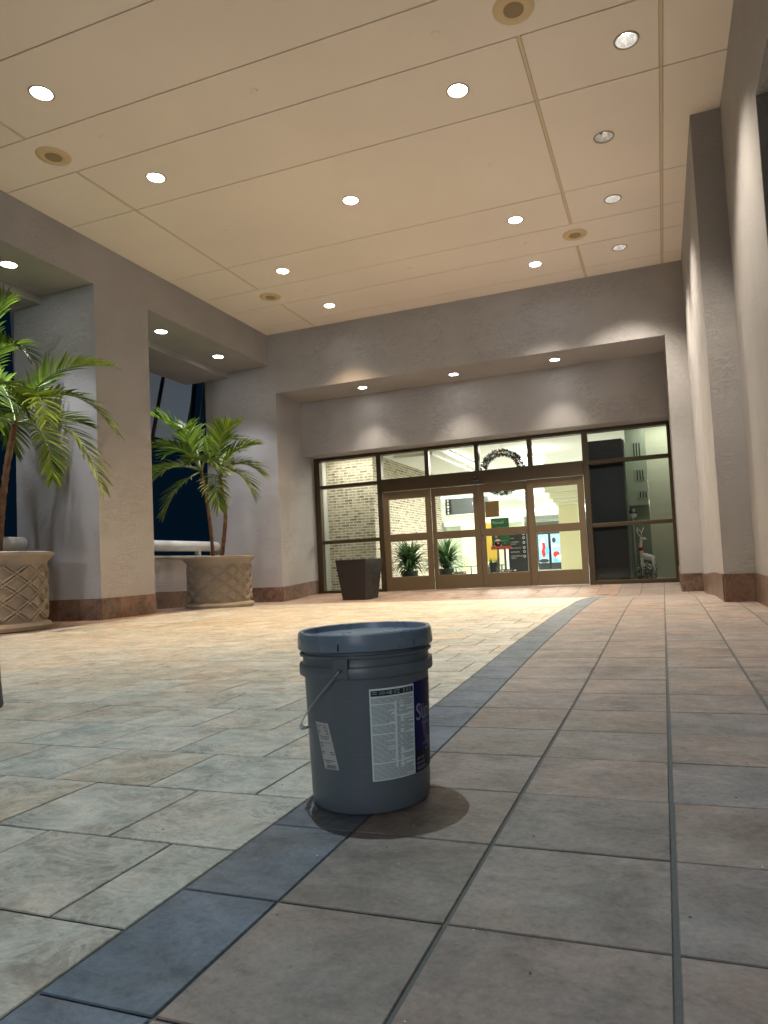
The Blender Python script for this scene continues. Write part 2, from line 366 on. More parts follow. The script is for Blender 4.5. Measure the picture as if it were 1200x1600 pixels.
# ------------------------------------------------------------------ floor levels
def lerp(t, pts):
    if t <= pts[0][0]: return pts[0][1]
    for (a, b), (c, d) in zip(pts, pts[1:]):
        if t <= c:
            k = (t - a) / (c - a); k = k * k * (3 - 2 * k); return b + (d - b) * k
    return pts[-1][1]
GY = [(2.2, 0), (6.6, .052), (7.4, .052), (9.95, -.018), (11.4, .056), (30, .056)]
def gz(x, y):
    return lerp(y, GY) + (-(x + 3)) * .0065 * lerp(y, [(6, .2), (10, 1.0), (11.4, .5)])
def brdR(y): return lerp(y, [(.8, -.612), (4.4, -.70), (8, -.715)]) if y > .8 else -.612 + (.8 - y) * .02
YDOOR = 11.4; ZC = 4.585; XL = -6.19; XR = .76; YF = 10.08

def tiles(mb, x0, x1, y0, y1, gx, gy):
    """one tile: flat top with eased edges, following the falls of the floor"""
    ax, bx, ay, by = x0 + gx / 2, x1 - gx / 2, y0 + gy / 2, y1 - gy / 2
    if bx - ax < .01 or by - ay < .01: return
    c = .0014; ny = 2 if by - ay > .2 else 1
    j = random.uniform(-.0006, .0006)
    i = len(mb.v)
    J = lambda v: v + random.uniform(-.0007, .0007)
    ax, bx, ay, by = J(ax), J(bx), J(ay), J(by)
    o = [(ax, ay), (bx, ay), (bx, by), (ax, by)]; inn = [(ax + c, ay + c), (bx - c, ay + c), (bx - c, by - c), (ax + c, by - c)]
    mb.v += [(x, y, gz(x, y) - .0022 + j) for x, y in o] + [(x, y, gz(x, y) + j) for x, y in inn]
    mb.f += [(i + 4, i + 5, i + 6, i + 7), (i, i + 1, i + 5, i + 4), (i + 1, i + 2, i + 6, i + 5), (i + 2, i + 3, i + 7, i + 6), (i + 3, i, i + 4, i + 7)]
def skewtile(mb, f0, f1, y0, y1, g):
    ay, by = y0 + g / 2, y1 - g / 2
    P = [(f0(ay) + g / 2, ay), (f1(ay) - g / 2, ay), (f1(by) - g / 2, by), (f0(by) + g / 2, by)]
    if P[1][0] - P[0][0] < .02 or P[2][0] - P[3][0] < .02: return
    cx = sum(p[0] for p in P) / 4; cy = sum(p[1] for p in P) / 4; i = len(mb.v)
    I = [(x + (.0014 if x < cx else -.0014), y + (.0014 if y < cy else -.0014)) for x, y in P]
    mb.v += [(x, y, gz(x, y) - .0022) for x, y in P] + [(x, y, gz(x, y)) for x, y in I]
    mb.f += [(i + 4, i + 5, i + 6, i + 7), (i, i + 1, i + 5, i + 4), (i + 1, i + 2, i + 6, i + 5), (i + 2, i + 3, i + 7, i + 6), (i + 3, i, i + 4, i + 7)]

PY = .2868; Y0 = 1.254 - PY * 22
# walkway: stacked tiles right of the border
wk = MB(); ft = MB()
XE = [-.335, -.018, .288, .595, .90, 1.2, 1.5, 1.8]
k = 0; y = Y0
while y < YDOOR + .02:
    y1 = min(y + PY, YDOOR + .03)
    if y + PY < 9.2:
        skewtile(wk, brdR, lambda t: XE[0], y, y1, .0055)
        for a, b in zip(XE, XE[1:]): tiles(wk, a, b, y, y1, .0095, .0042)
    else:
        for a, b in zip([-.645] + XE, XE): tiles(wk, a, b, y, y1, .009, .005)
    y += PY
ylast = Y0 + PY * math.floor((9.2 - Y0) / PY)
struct(wk.build("walkway_paving", M_walk))
# border band
bd = MB(); y = Y0
while y + PY < 9.2:
    skewtile(bd, lambda t: brdR(t) - .183, brdR, y, y + PY, .0045); y += PY
struct(bd.build("border_paving", M_border))
# field: half bond
fd = MB(); y = 1.122 - PY * 22; i = 0; FX = -5.86
while y < ylast:
    y1 = min(y + PY, ylast)
    x = (-.945 if i % 2 else -1.105) + .315 * 3
    while x > FX:
        x1, x0 = x, x - .315
        lim = brdR((y + y1) / 2) - .183
        if x0 < lim:
            if x1 > lim - .02: skewtile(fd, lambda t: max(x0, FX), lambda t: brdR(t) - .183, y, y1, .0052)
            else: tiles(fd, max(x0, FX), x1, y, y1, .0052, .0052)
        x -= .315
    y += PY; i += 1
struct(fd.build("slate_paving", M_field))
# terracotta margins: along the left wall and in front of the doors
tm = MB(); y = Y0
while y < YF:
    x = FX
    while x > -7.1:
        tiles(tm, max(x - .305, -7.2), x, y, y + PY, .006, .005); x -= .305
    y += PY
yy = ylast
while yy < YDOOR + .02:
    x = -.645
    while x > (FX if yy < YF else -6.3):
        tiles(tm, max(x - .305, FX if yy < YF - PY else -6.3), x, yy, min(yy + .29, YDOOR + .03), .006, .005); x -= .305
    yy += .29
struct(tm.build("margin_paving", M_terra))
# grout bed following the falls, asphalt drive outside
gb = MB(); NX, NY = 12, 64
for a in range(NX + 1):
    for b in range(NY + 1):
        X_ = -7.3 + (2.6 + 7.3) * a / NX; Y_ = -5.0 + (11.5 + 5.0) * b / NY
        gb.v.append((X_, Y_, gz(X_, Y_) - .0035))
for a in range(NX):
    for b in range(NY):
        p = a * (NY + 1) + b; gb.f.append((p, p + NY + 1, p + NY + 2, p + 1))
struct(gb.build("grout_bed", M_grout, smooth=True))
struct(MB().box(-120, 120, -120, 120, -.6, -.16).build("ground", M_asphalt))

# ------------------------------------------------------------------ walls
def plinth(mb, pts, h=.25, t=.014, step=.305):
    """skirting tiles along a polyline; the room side is on the left of the walking direction"""
    for (ax, ay), (bx, by) in zip(pts, pts[1:]):
        L = math.hypot(bx - ax, by - ay); ux, uy = (bx - ax) / L, (by - ay) / L; nx, ny = -uy, ux
        k = 0.0
        while k < L - .004:
            e = min(k + step, L); g = .0015
            P = []
            for z in (0, 1):
                for s_, n_ in ((k + g, 0), (e - g, 0), (e - g, t), (k + g, t)):
                    x, y = ax + ux * s_ + nx * n_, ay + uy * s_ + ny * n_
                    P.append((x, y, -.12 if z == 0 else gz(ax + ux * s_, ay + uy * s_) + h))
            mb.hexa([P[0], P[3], P[2], P[1], P[4], P[7], P[6], P[5]]); k = e

def ringwall(name, boxes, label, cat, plist, loc):
    t = thing(name, loc, label, cat)
    b = MB()
    for q in boxes: b.box(*q)
    b.build("wall", M_wall, t)
    if plist:
        pm = MB()
        for pts in plist: plinth(pm, pts)
        pm.build("skirting", M_plinth, t)
    return t
# left side wall: piers, beam, low alcove walls
PIERS = [(6.26, 7.16), (2.46, 3.36), (-1.34, -.44)]
lw = [(-7.48, XL, a, b, -.16, 4.05) for a, b in PIERS] + [(-7.02, XL, -5, YF, 4.05, 4.9)]
edges = [-5, -1.34, -.44, 2.46, 3.36, 6.26, 7.16, YF]
ALC = [(-.44, 2.46), (3.36, 6.26), (7.16, YF)]
for a, b in ALC: lw.append((-7.9, -7.02, a, b, 3.95, 4.9)) ; lw.append((-7.5, -7.0, a, b, -.16, .80))
lwt = ringwall("side_wall", lw, "taupe stucco wall with square pillars and planted alcoves on the left", "wall",
    [[(-7.0, 7.16), (XL, 7.16)][::-1], [(XL, 7.16), (XL, 6.26)], [(XL, 6.26), (-7.0, 6.26)], [(XL, 3.36), (XL, 2.46)], [(-7.0, 6.26), (-7.0, 3.36)], [(-7.0, YF), (-7.0, 7.16)]], (-6.6, 6.7, 0))
lwt.children[0].name = "wall"
cp = MB()
for a, b in ALC: cp.box(-7.52, -6.975, a + .002, b - .002, .80, .832)
cp.build("ledge", M_ledge, lwt, bevel=.004)
# right side wall with opening and the projecting pier
ringwall("side_wall", [(XR, 1.6, -5, 1.7, -.16, 4.9), (XR, 1.6, 4.8, 6.71, -.16, 4.9), (XR, 1.6, 1.7, 4.8, 3.45, 4.9), (.5, 1.6, 6.71, YF, -.16, 4.9)],
    "taupe stucco wall with a projecting pier along the right edge", "wall",
    [[(XR, 4.8), (XR, 6.71)], [(XR, 6.71), (.5, 6.71)], [(.5, 6.71), (.5, YF)], [(XR, -5), (XR, 1.7)]], (.8, 6, 0))
# end wall with the door recess
ringwall("entrance_wall", [(.22, 1.6, YF, YDOOR + .06, -.16, 4.9), (-7.5, -6.07, YF, YDOOR + .06, -.16, 4.9), (-6.07, .22, YF, 10.95, 3.565, 4.9), (-6.07, .22, 10.95, YDOOR + .06, 2.585, 4.9)],
    "taupe stucco end wall with a deep recess over the glass doors", "wall",
    [[(.5, YF), (.22, YF)], [(.22, YF), (.22, YDOOR - .06)], [(-6.07, YDOOR - .06), (-6.07, YF)], [(-6.07, YF), (-7.0, YF)]], (-3, YF, 0))

# ------------------------------------------------------------------ ceiling with real cans
LIGHTS = []   # (x, y, warm/cool, power, kind)
for y in (4.16, 5.52, 7.98, 9.36): LIGHTS.append((-4.62, y, 'w'))
LIGHTS += [(-3.01, 6.74, 'w'), (-1.41, 5.52, 'w'), (-1.41, 7.96, 'w'), (-1.41, 9.30, 'b'), (-.01, 5.50, 'r'), (-.28, 6.72, 'faint'), (-.28, 7.96, 'r'), (-.28, 9.28, 'r')]
NEAR = [(-1.50, 2.20, 'key'), (-4.62, 2.2, 'n'), (-3.05, .2, 'n2'), (-1.41, -1.4, 'n2'), (-4.62, -.6, 'n2')]  # key follows from the bucket shadow; the rest are unseen lamps added for fill
LIGHTS += NEAR
def circ(cx, cy, r, n=28): return [(cx + r * math.cos(2 * math.pi * k / n), cy + r * math.sin(2 * math.pi * k / n)) for k in range(n)]
def panel(mb, x0, x1, y0, y1, z, holes, th=.016):
    bm = bmesh.new(); loops = [[(x0, y0), (x1, y0), (x1, y1), (x0, y1)]] + [circ(hx, hy, hr) for hx, hy, hr in holes]
    ed = []
    for lp in loops:
        vs = [bm.verts.new((a, b, z)) for a, b in lp]; ed += [bm.edges.new((vs[k], vs[(k + 1) % len(vs)])) for k in range(len(vs))]
    bmesh.ops.triangle_fill(bm, use_beauty=True, edges=ed, normal=(0, 0, -1))
    i = len(mb.v); bm.verts.index_update(); bm.faces.ensure_lookup_table()
    mb.v += [tuple(v.co) for v in bm.verts]
    mb.f += [tuple(i + v.index for v in f.verts) for f in bm.faces]
    bm.free()
    P = [(x0, y0), (x1, y0), (x1, y1), (x0, y1)]
    for k in range(4):
        a, b = P[k], P[(k + 1) % 4]; mb.q((a[0], a[1], z), (b[0], b[1], z), (b[0], b[1], z + th), (a[0], a[1], z + th))
YJ = [-5, -3.9, -3.1, -1.4, -.6, .02, .8, 1.4, 2.2 - .85, 3.0, 3.77, 4.55, 5.12, 5.93, 7.58, 8.36, 8.98, 9.73, YF]
YJ = sorted(set([-5, -3.9, -2.25, -1.4, -.85, -.05, .55, 1.36, 3.0, 3.77, 4.55, 5.12, 5.93, 7.58, 8.36, 8.98, 9.73, YF]))
XJ = [XL, -5.25, -.80, .25, XR]
cm = MB(); tee = MB(); HR = .088
for a, b in zip(YJ, YJ[1:]):
    nosplit = (abs(a - 4.55) < .01 or abs(a - 8.36) < .01 or abs(a - .55) < .01)
    xs = [XL, .25, XR] if nosplit else XJ
    for c, d in zip(xs, xs[1:]):
        xa = c + (.018 if c != XL else -.0); xb = d - (.018 if d != XR else 0)
        hs = [(x, y, HR) for x, y, *_ in LIGHTS if xa < x < xb and a < y < b]
        panel(cm, xa, xb, a + .006, b - .006, ZC, hs)
    for x in xs[1:-1]: tee.box(x - .013, x + .013, a - .006 if a > -5 else a, b + .006 if b < YF - .01 else b, ZC + .003, ZC + .02)
struct(cm.build("ceiling", M_ceil))
struct(tee.build("ceiling_joint_strip", M_tee))
# backing over the joints, open over the cans
bk = MB(); panel(bk, XL, XR, -5, YF, ZC + .0165, [(x, y, HR + .004) for x, y, *_ in LIGHTS], th=.002)
struct(bk.build("ceiling_backing", M_ceilgap))

def downlight(faint=False, cool=False, small=False, r=.098):
    t = thing("ceiling_downlight", (0, 0, 0), "x", "downlight")
    MB().lathe([(r - .006, .0), (r - .004, -.004), (r + .004, -.008), (r + .012, -.007), (r + .016, -.001), (r + .016, .001)]).build("trim_ring", M_trim, t, smooth=True)
    MB().lathe([(r - .003, .0), (r - .012, .035), (r - .03, .075), (r - .052, .105), (.012, .125)]).build("reflector", M_reflect if not faint else M_palereflect, t, smooth=True)
    return t
# ---- the cans
def place_downlights():
    labs = {
        (-4.62, 4.16): "round lit downlight at the far upper left of the ceiling",
        (-4.62, 5.52): "lit downlight between the left tan speaker and the ceiling centre",
        (-4.62, 7.98): "lit downlight just above the small left rear speaker",
        (-4.62, 9.36): "lit downlight nearest the left corner over the end wall",
        (-3.01, 6.74): "lit downlight alone in the middle of the ceiling",
        (-1.41, 5.52): "large bright downlight right of the ceiling middle, in the front row",
        (-1.41, 7.96): "lit downlight left of the rear right speaker",
        (-1.41, 9.30): "bluish downlight near the end wall, right of the middle",
        (-.01, 5.50): "large downlight with mirrored cone in the upper right corner panel",
        (-.28, 6.72): "dimly glowing downlight with a dark open lamp holder in the right row",
        (-.28, 7.96): "third downlight of the right row, behind the dim one",
        (-.28, 9.28): "last downlight of the right row, nearest the end wall",
    }
    for x, y, k in LIGHTS:
        t = thing("ceiling_downlight", (x, y, ZC), labs.get((x, y), "unseen downlight overhead nearer the viewer than the picture shows"), "downlight", "downlights in the cream ceiling")
        r = HR
        MB().lathe([(r - .004, .004), (r - .004, -.003), (r + .003, -.008), (r + .010, -.007), (r + .013, -.0005)]).build("trim_ring", M_trim if k not in ('faint',) else M_blackmetal, t, smooth=True, off=None) if False else None
        a = MB().lathe([(r - .005, .004), (r - .005, -.004), (r + .002, -.009), (r + .009, -.008), (r + .013, -.0005)], (x, y, ZC)).build("trim_ring", M_trim, t, smooth=True)
        MB().lathe([(r - .001, .0), (r - .008, .04), (r - .026, .08), (r - .045, .10), (.046, .112)], (x, y, ZC)).build("reflector", M_palereflect if k == 'faint' else M_reflect, t, smooth=True)
        if k == 'faint':
            MB().tube([(x + .01, y + .03, ZC + .10), (x - .03, y - .02, ZC + .045)], .022, 12).build("lamp_holder", M_blackmetal, t, smooth=True)
            MB().lathe([(.0001, .104), (.046, .108)], (x, y, ZC), 24).build("glow_disc", mat("dim lamp", (1, 1, 1), .5, emit=(1, .95, .85, 3)), t)  # glowing disc and half ring put in so the reflector looks lit
            MB().lathe([(.030, .098), (.050, .085), (.058, .080)], (x, y, ZC), 24, 0, 3.4).build("glow_ring", mat("dim lamp"), t)
        else:
            if k in ('r',): prof = [(.0001, .070), (.022, .074), (.034, .090), (.036, .112)]
            elif k == 'b': prof = [(.0001, .024), (r - .012, .030), (r - .009, .04)]
            else: prof = [(.0001, .024), (r - .012, .030), (r - .009, .04)]
            MB().lathe(prof, (x, y, ZC), 28).build("lamp", M_bulbc if k in ('b',) else M_bulb, t, smooth=True)
            P = {'w': (325, WARM, 45, 1.0), 'b': (300, MIDW, 44, .9), 'r': (320, MIDW, 49, .75), 'key': (325, COOL, 46, .6), 'n': (40, WHITE, 38, .9), 'n2': (8, COOL, 48, .9)}[k]
            z = -.012
            spot(t, (0, 0, z), P[0], P[1], P[2] if (y > 6 or y < 3) else (45 if k == 'r' else 39), P[3], .025 if k == 'key' else .05)
place_downlights()
def soffit_light(x, y, z, label, power, color, half, group, name="soffit_downlight", r=.07):
    t = thing(name, (x, y, z), label, "downlight", group)
    MB().lathe([(r, -.0005), (r + .002, -.009), (r + .012, -.008), (r + .016, -.0005)], (x, y, z), 32).build("trim_ring", M_trim, t, smooth=True)
    MB().lathe([(.0001, -.004), (r, -.004)], (x, y, z), 32).build("lamp", M_bulb, t)
    spot(t, (0, 0, -.014), power, color, half, .8 if half < 44 else 1.0, .05)
for x, y, lb in ((-4.63, 10.5, "left soffit lamp above the brick side of the doors"), (-3.01, 10.5, "middle soffit lamp above the sliding doors"), (-1.38, 10.5, "right soffit lamp above the sliding doors")):
    soffit_light(x, y, 3.565, lb, 80, MIDW, 43, "lamps in the soffit over the doors")
for x, y, lb in ((-6.6, 7.9, "alcove lamp above the two trunked palm, nearer the square pillar"), (-6.6, 9.24, "alcove lamp above the two trunked palm, nearer the corner"), (-6.6, 5.47, "alcove lamp at the left edge, over the big palm"),
              (-6.6, 4.1, "alcove lamp out of sight beyond the left edge"), (-6.6, 1.6, "unseen alcove lamp in the bay nearest the viewer, left")):  # both lamps on this line are out of view, added for fill
    soffit_light(x, y, 4.05, lb, 230, (.94, .95, 1.0), 44.5, "lamps in the alcove soffits", "alcove_downlight", .08)

# speakers and sprinkler covers
SPK = [(-5.24, 4.84, "tan round ceiling speaker at the upper left"), (-.78, 4.84, "large tan ceiling speaker cut by the top edge"), (-.79, 8.65, "tan ceiling speaker right, between two rows of downlights"), (-5.24, 8.66, "small tan ceiling speaker at the rear left")]
for x, y, lb in SPK:
    t = thing("ceiling_speaker", (x, y, ZC), lb, "speaker", "round speakers in the ceiling")
    MB().lathe([(.075, -.012), (.085, -.016), (.15, -.007), (.155, -.0005)], (x, y, ZC), 40).build("trim_ring", M_tan, t, smooth=True)
    MB().lathe([(.0001, -.015), (.05, -.0145), (.076, -.0125)], (x, y, ZC), 32).build("grille", M_grille, t, smooth=True)
SD = [(-3.0, 4.83, "flat round sprinkler cover left of centre with two dark dots"), (-4.61, 4.82, "small sprinkler cover beside the left speaker"), (-1.39, 4.85, "sprinkler cover near the top edge, left of the large speaker"),
      (-1.4, 6.73, "sprinkler cover right of the middle downlight"), (-4.61, 6.75, "sprinkler cover left of the middle downlight"), (-1.4, 8.62, "sprinkler cover left of the rear right speaker"),
      (-3.02, 8.65, "sprinkler cover at the rear centre of the ceiling"), (-4.63, 8.68, "sprinkler cover right of the rear left speaker")]
for k, (x, y, lb) in enumerate(SD):
    t = thing("sprinkler_cover", (x, y, ZC), lb, "sprinkler", "sprinkler covers in the ceiling")
    MB().lathe([(.0001, -.006), (.033, -.006), (.037, -.004), (.038, -.0005)], (x, y, ZC), 28).build("plate", M_ceil, t, smooth='auto')
    if k == 0:
        d = MB(); d.box(x - .03, x - .024, y - .004, y + .002, ZC - .0075, ZC - .004); d.box(x + .022, x + .028, y - .004, y + .002, ZC - .0075, ZC - .004); d.build("slot", M_blackmetal, t)

# ------------------------------------------------------------------ door front
D = YDOOR; ZB = .05
sf = thing("storefront", (-2.9, D, ZB), "dark bronze framed glass front around the sliding doors", "storefront")
f = MB(); y0, y1 = D - .055, D + .055
f.box(-6.068, .218, y0, y1, 2.525, 2.583)
f.box(-6.068, -5.955, y0, y1, ZB, 2.525); f.box(.172, .218, y0, y1, ZB, 2.525)
f.box(-4.80, -4.71, y0 - .003, y1, ZB, 2.525); f.box(-1.145, -1.052, y0 - .003, y1, ZB, 2.525)
for a in (-3.878, -2.965, -2.047): f.box(a, a + .076, y0 + .006, y1, 2.07, 2.525)
for a, b in ((-5.955, -4.80), (-1.052, .172)):
    for z in (2.005, .975): f.box(a, b, y0 + .004, y1, z, z + .062)
    f.box(a, b, y0 + .004, y1, ZB, .112)
f.build("frame", M_bronze, sf, bevel=.004)
MB().box(-4.71, -1.145, D - .11, D + .05, 1.845, 2.07).build("header_box", M_bronze, sf, bevel=.004)
MB().box(-4.71, -1.145, D - .07, D + .05, ZB - .04, .062).build("threshold", M_steel, sf)
for a, b, c, d_ in ((-5.955, -4.80, 2.067, 2.525), (-5.955, -4.80, 1.037, 2.005), (-5.955, -4.80, .112, .975), (-1.052, .172, 2.067, 2.525), (-1.052, .172, 1.037, 2.005), (-1.052, .172, .112, .975),
                  (-4.71, -3.878, 2.07, 2.525), (-3.802, -2.965, 2.07, 2.525), (-2.889, -2.047, 2.07, 2.525), (-1.971, -1.145, 2.07, 2.525)):
    MB().q((a, D, c), (b, D, c), (b, D, d_), (a, D, d_)).build("pane", M_glass, sf)
def leaf(xa, xb, gx0, gx1, yc, label, name="sliding_door"):
    t = thing(name, ((xa + xb) / 2, yc, .066), label, "door", "bronze glass door leaves")
    b = MB(); z0, z1 = .066, 1.838; a0, a1 = yc - .022, yc + .022
    b.box(xa, gx0, a0, a1, z0, z1); b.box(gx1, xb, a0, a1, z0, z1)
    for zz0, zz1 in ((z0, .312), (.942, 1.074), (1.697, z1)): b.box(gx0, gx1, a0 + .002, a1 - .002, zz0, zz1)
    b.build("frame", M_leaf_frame, t, bevel=.003)
    for zz0, zz1 in ((.312, .942), (1.074, 1.697)):
        MB().q((gx0, yc, zz0), (gx1, yc, zz0), (gx1, yc, zz1), (gx0, yc, zz1)).build("pane", M_glass, t)
    return t
d1 = leaf(-4.70, -3.80, -4.592, -3.898, D - .035, "fixed glass leaf beside the brick wall, leftmost of the four")
d2 = leaf(-3.798, -2.937, -3.728, -3.035, D + .012, "sliding glass leaf second from left, with a black strip low on its glass")
d3 = leaf(-2.930, -2.083, -2.845, -2.130, D + .012, "sliding glass leaf with the square brown notice on its glass")
d4 = leaf(-2.085, -1.155, -1.978, -1.256, D - .035, "fixed glass leaf at the right end of the door")
MB().lathe([(.0001, -.006), (.011, -.006), (.012, 0)], (0, 0, 0), 16).build("x", M_black)
bpy.data.objects.remove(bpy.data.objects["x"])
MB().tube([(-2.902, D - .016, .955), (-2.902, D - .024, .955)], .012, 14).build("lock", M_black, d3)
tag(MB().box(-2.83, -2.59, D + .0, D + .004, 1.262, 1.535).build("notice", mat("brown notice back", (.16, .11, .035), .7)), "square brown notice stuck on the third door glass", "notice")
def strip(x0, x1, z0, z1, label):
    t = thing("door_sticker", ((x0 + x1) / 2, D, z0), label, "sticker", "black warning strips on the sliding doors")
    MB().box(x0, x1, D + .001, D + .005, z0, z1).build("strip", M_black, t)
    m_ = MB(); w = x1 - x0
    for a, b in ((.06, .2), (.8, .94)): m_.box(x0 + w * a, x0 + w * b, D - .001, D + .0008, z0 + .013, z1 - .013)
    flat_text(m_, "AUTOMATIC", .026, (x0 + w * .25, D - .0002, z0 + .014), sx=.9)
    m_.build("lettering", M_white, t)
strip(-3.50, -3.225, .316, .358, "black strip with white letters low on the second door glass")
strip(-2.625, -2.335, .316, .362, "black strip with white letters low on the third door glass")
sn = thing("motion_sensor", (-2.95, D - .11, 1.9), "black motion sensor on the header over the door meeting point", "sensor")
MB().box(-3.03, -2.88, D - .16, D - .111, 1.845, 1.90).build("housing", M_black, sn, bevel=.01)
MB().sphere((-2.955, D - .135, 1.935), .035).build("eye", M_black, sn, smooth=True)

# ------------------------------------------------------------------ inside
IZ = .056
struct(MB().q((-8.4, D + .056, IZ), (7, D + .056, IZ), (7, 17.2, IZ), (-8.4, 17.2, IZ)).q((-12, 17.2, IZ), (7, 17.2, IZ), (7, 46, IZ), (-12, 46, IZ)).build("interior_floor", M_int_floor))
iw = MB()
iw.q((-6.75, D + .07, IZ), (-6.75, 12.5, IZ), (-6.75, 12.5, 2.8), (-6.75, D + .07, 2.8))
iw.q((-12, 17.2, IZ), (-12, 46, IZ), (-12, 46, 5), (-12, 17.2, 5)); iw.q((7, D, IZ), (7, 46, IZ), (7, 46, 5), (7, D, 5)); iw.q((-12, 46, IZ), (7, 46, IZ), (7, 46, 5), (-12, 46, 5))
iw.q((-6.75, 12.52, IZ), (-8.4, 12.52, IZ), (-8.4, 12.52, 2.8), (-6.75, 12.52, 2.8)); iw.q((-8.4, 12.5, IZ), (-8.4, 17.2, IZ), (-8.4, 17.2, 3.6), (-8.4, 12.5, 3.6)); iw.q((-12, 17.2, IZ), (-8.4, 17.2, IZ), (-8.4, 17.2, 3.6), (-12, 17.2, 3.6))
iw.q((.9, D + .07, IZ), (.9, 17, IZ), (.9, 17, 2.8), (.9, D + .07, 2.8))
struct(iw.build("interior_wall", M_int_wall))
ic = MB()
ic.q((-8.4, D + .07, 2.78), (7, D + .07, 2.78), (7, 17.2, 2.78), (-8.4, 17.2, 2.78)); ic.q((-12, 17.2, 3.6), (7, 17.2, 3.6), (7, 46, 3.6), (-12, 46, 3.6)); ic.q((-12, 17.2, 2.78), (7, 17.2, 2.78), (7, 17.2, 3.6), (-12, 17.2, 3.6))
for yb, zb, w in ((19.5, 2.55, .5), (24, 2.75, .7), (29, 2.7, .7), (35, 2.75, .8), (41, 2.7, .8)):
    ic.box(-12, 7, yb, yb + w, zb, 3.58); ic.box(-12, 7, yb - .12, yb, zb + .12, zb + .2)
for xb in (-5.2, -1.9): ic.box(xb, xb + .35, 17.2, 46, 2.85, 3.57)
ic.box(-5.0, -3.9, 12.2, 16.9, 2.66, 2.775); ic.box(-4.85, -4.05, 12.35, 16.75, 2.6, 2.66)
struct(ic.build("interior_ceiling", M_int_ceil))
# cove strips and lamps that light the mall
M_cove = mat("lit cove", (1, 1, 1), .5, emit=(.84, 1.0, .92, 5))
for k, (yb, xx) in enumerate(((21.5, -3.6), (26.5, -3.6), (32, -3.6), (38, -3.6))):
    tag(MB().box(xx - 1.2, xx + 1.2, yb - .5, yb + .5, 3.52, 3.59).build("ceiling_light_panel", M_cove), "glowing panel in the mall ceiling, bay %s from the doors" % ("first", "second", "third", "fourth")[k], "light panel", "light panels in the mall ceiling")
for k, (yb, xx) in enumerate(((21.5, -8.2), (26.5, -8.2), (32, -8.2), (32, 2))):
    tag(MB().box(xx - 1.2, xx + 1.2, yb - .5, yb + .5, 3.52, 3.59).build("ceiling_light_panel", M_cove), "glowing side panel in the mall ceiling, %s" % ("left of the first bay", "left of the second bay", "left of the third bay", "far right")[k], "light panel", "light panels in the mall ceiling")
def area(loc, sx, sy, power, color):  # area lamp without a fixture, added to brighten the interior
    d = bpy.data.lights.new("interior_fill_light", 'AREA'); d.shape = 'RECTANGLE'; d.size = sx; d.size_y = sy; d.energy = power; d.color = color
    o = bpy.data.objects.new("interior_fill_light", d); col.objects.link(o); o.location = loc; return o
area((-3.2, 14.6, 2.74), 2.4, 3.4, 300, (1, .98, .90)); area((-5.6, 12.0, 2.74), 1.2, .7, 16, (1, .97, .85))
area((-4, 23, 3.45), 8, 5, 900, (.90, 1, .94)); area((-4, 32, 3.45), 8, 6, 1100, (.90, 1, .94))
# brick pier, trims
tag(MB().box(-6.40, -5.37, 12.5, 16.9, IZ, 2.775).build("brick_pier", M_brick), "whitewashed brick pier behind the left glass panel", "brick pier")
tt = thing("wall_trim", (-6.5, 12.4, IZ), "cream white moulded trim left of the brick pier", "trim")
for a, b, c in ((-6.60, -6.53, 12.36), (-6.53, -6.47, 12.40), (-6.47, -6.405, 12.38)): MB().box(a, b, c, 12.5, IZ, 2.775).build("moulding", M_white, tt, bevel=.006)
# cream columns
def column(x0, x1, y0, z1, label, m=None):
    t = thing("interior_column", ((x0 + x1) / 2, y0, IZ), label, "column", "cream columns in the mall")
    MB().box(x0, x1, y0, y0 + (x1 - x0), IZ, z1).build("shaft", m or mat("cream plaster", (.66, .60, .36), .7, bump=(20, .1, 2)), t)
    c = MB(); w = (x1 - x0)
    for k, (e, h0, h1) in enumerate(((.05, 0, .09), (.12, .09, .2), (.2, .2, .38), (.32, .38, .62))): c.box(x0 - e, x1 + e, y0 - e, y0 + w + e, z1 + h0, z1 + h1)
    c.build("cornice", mat("cream moulding", (.74, .70, .52), .7), t, bevel=.02)
    MB().box(x0 - .02, x1 + .02, y0 - .02, y0 + w + .02, IZ, IZ + .1).build("base", mat("cream moulding"), t)
column(-2.80, -2.24, 20, 2.02, "square cream column seen through the right hand door leaf")
column(-6.9, -6.2, 24, 2.1, "cream column seen past the brick pier through the second leaf")
# bowl lamp
bl = thing("bowl_pendant", (-2.5, 14.0, 2.5), "white glass bowl lamp glowing above the wreath", "pendant lamp")
MB().lathe([(.001, -.10), (.12, -.085), (.22, -.04), (.29, .03), (.31, .09)], (-2.45, 14.0, 2.47), 36).build("bowl", mat("opal glass", (.9, .9, .85), .4, emit=(.88, 1, .94, 1.1)), bl, smooth=True)
MB().lathe([(.305, .085), (.325, .09), (.325, .105), (.3, .11)], (-2.45, 14.0, 2.47), 36).build("rim", M_int_ceil, bl, smooth=True)
rods = MB()
for a in (0, 2.1, 4.2): rods.tube([(-2.45 + .3 * math.cos(a), 14 + .3 * math.sin(a), 2.56), (-2.45, 14, 2.78)], .006, 6)
rods.build("rod", M_steel, bl)

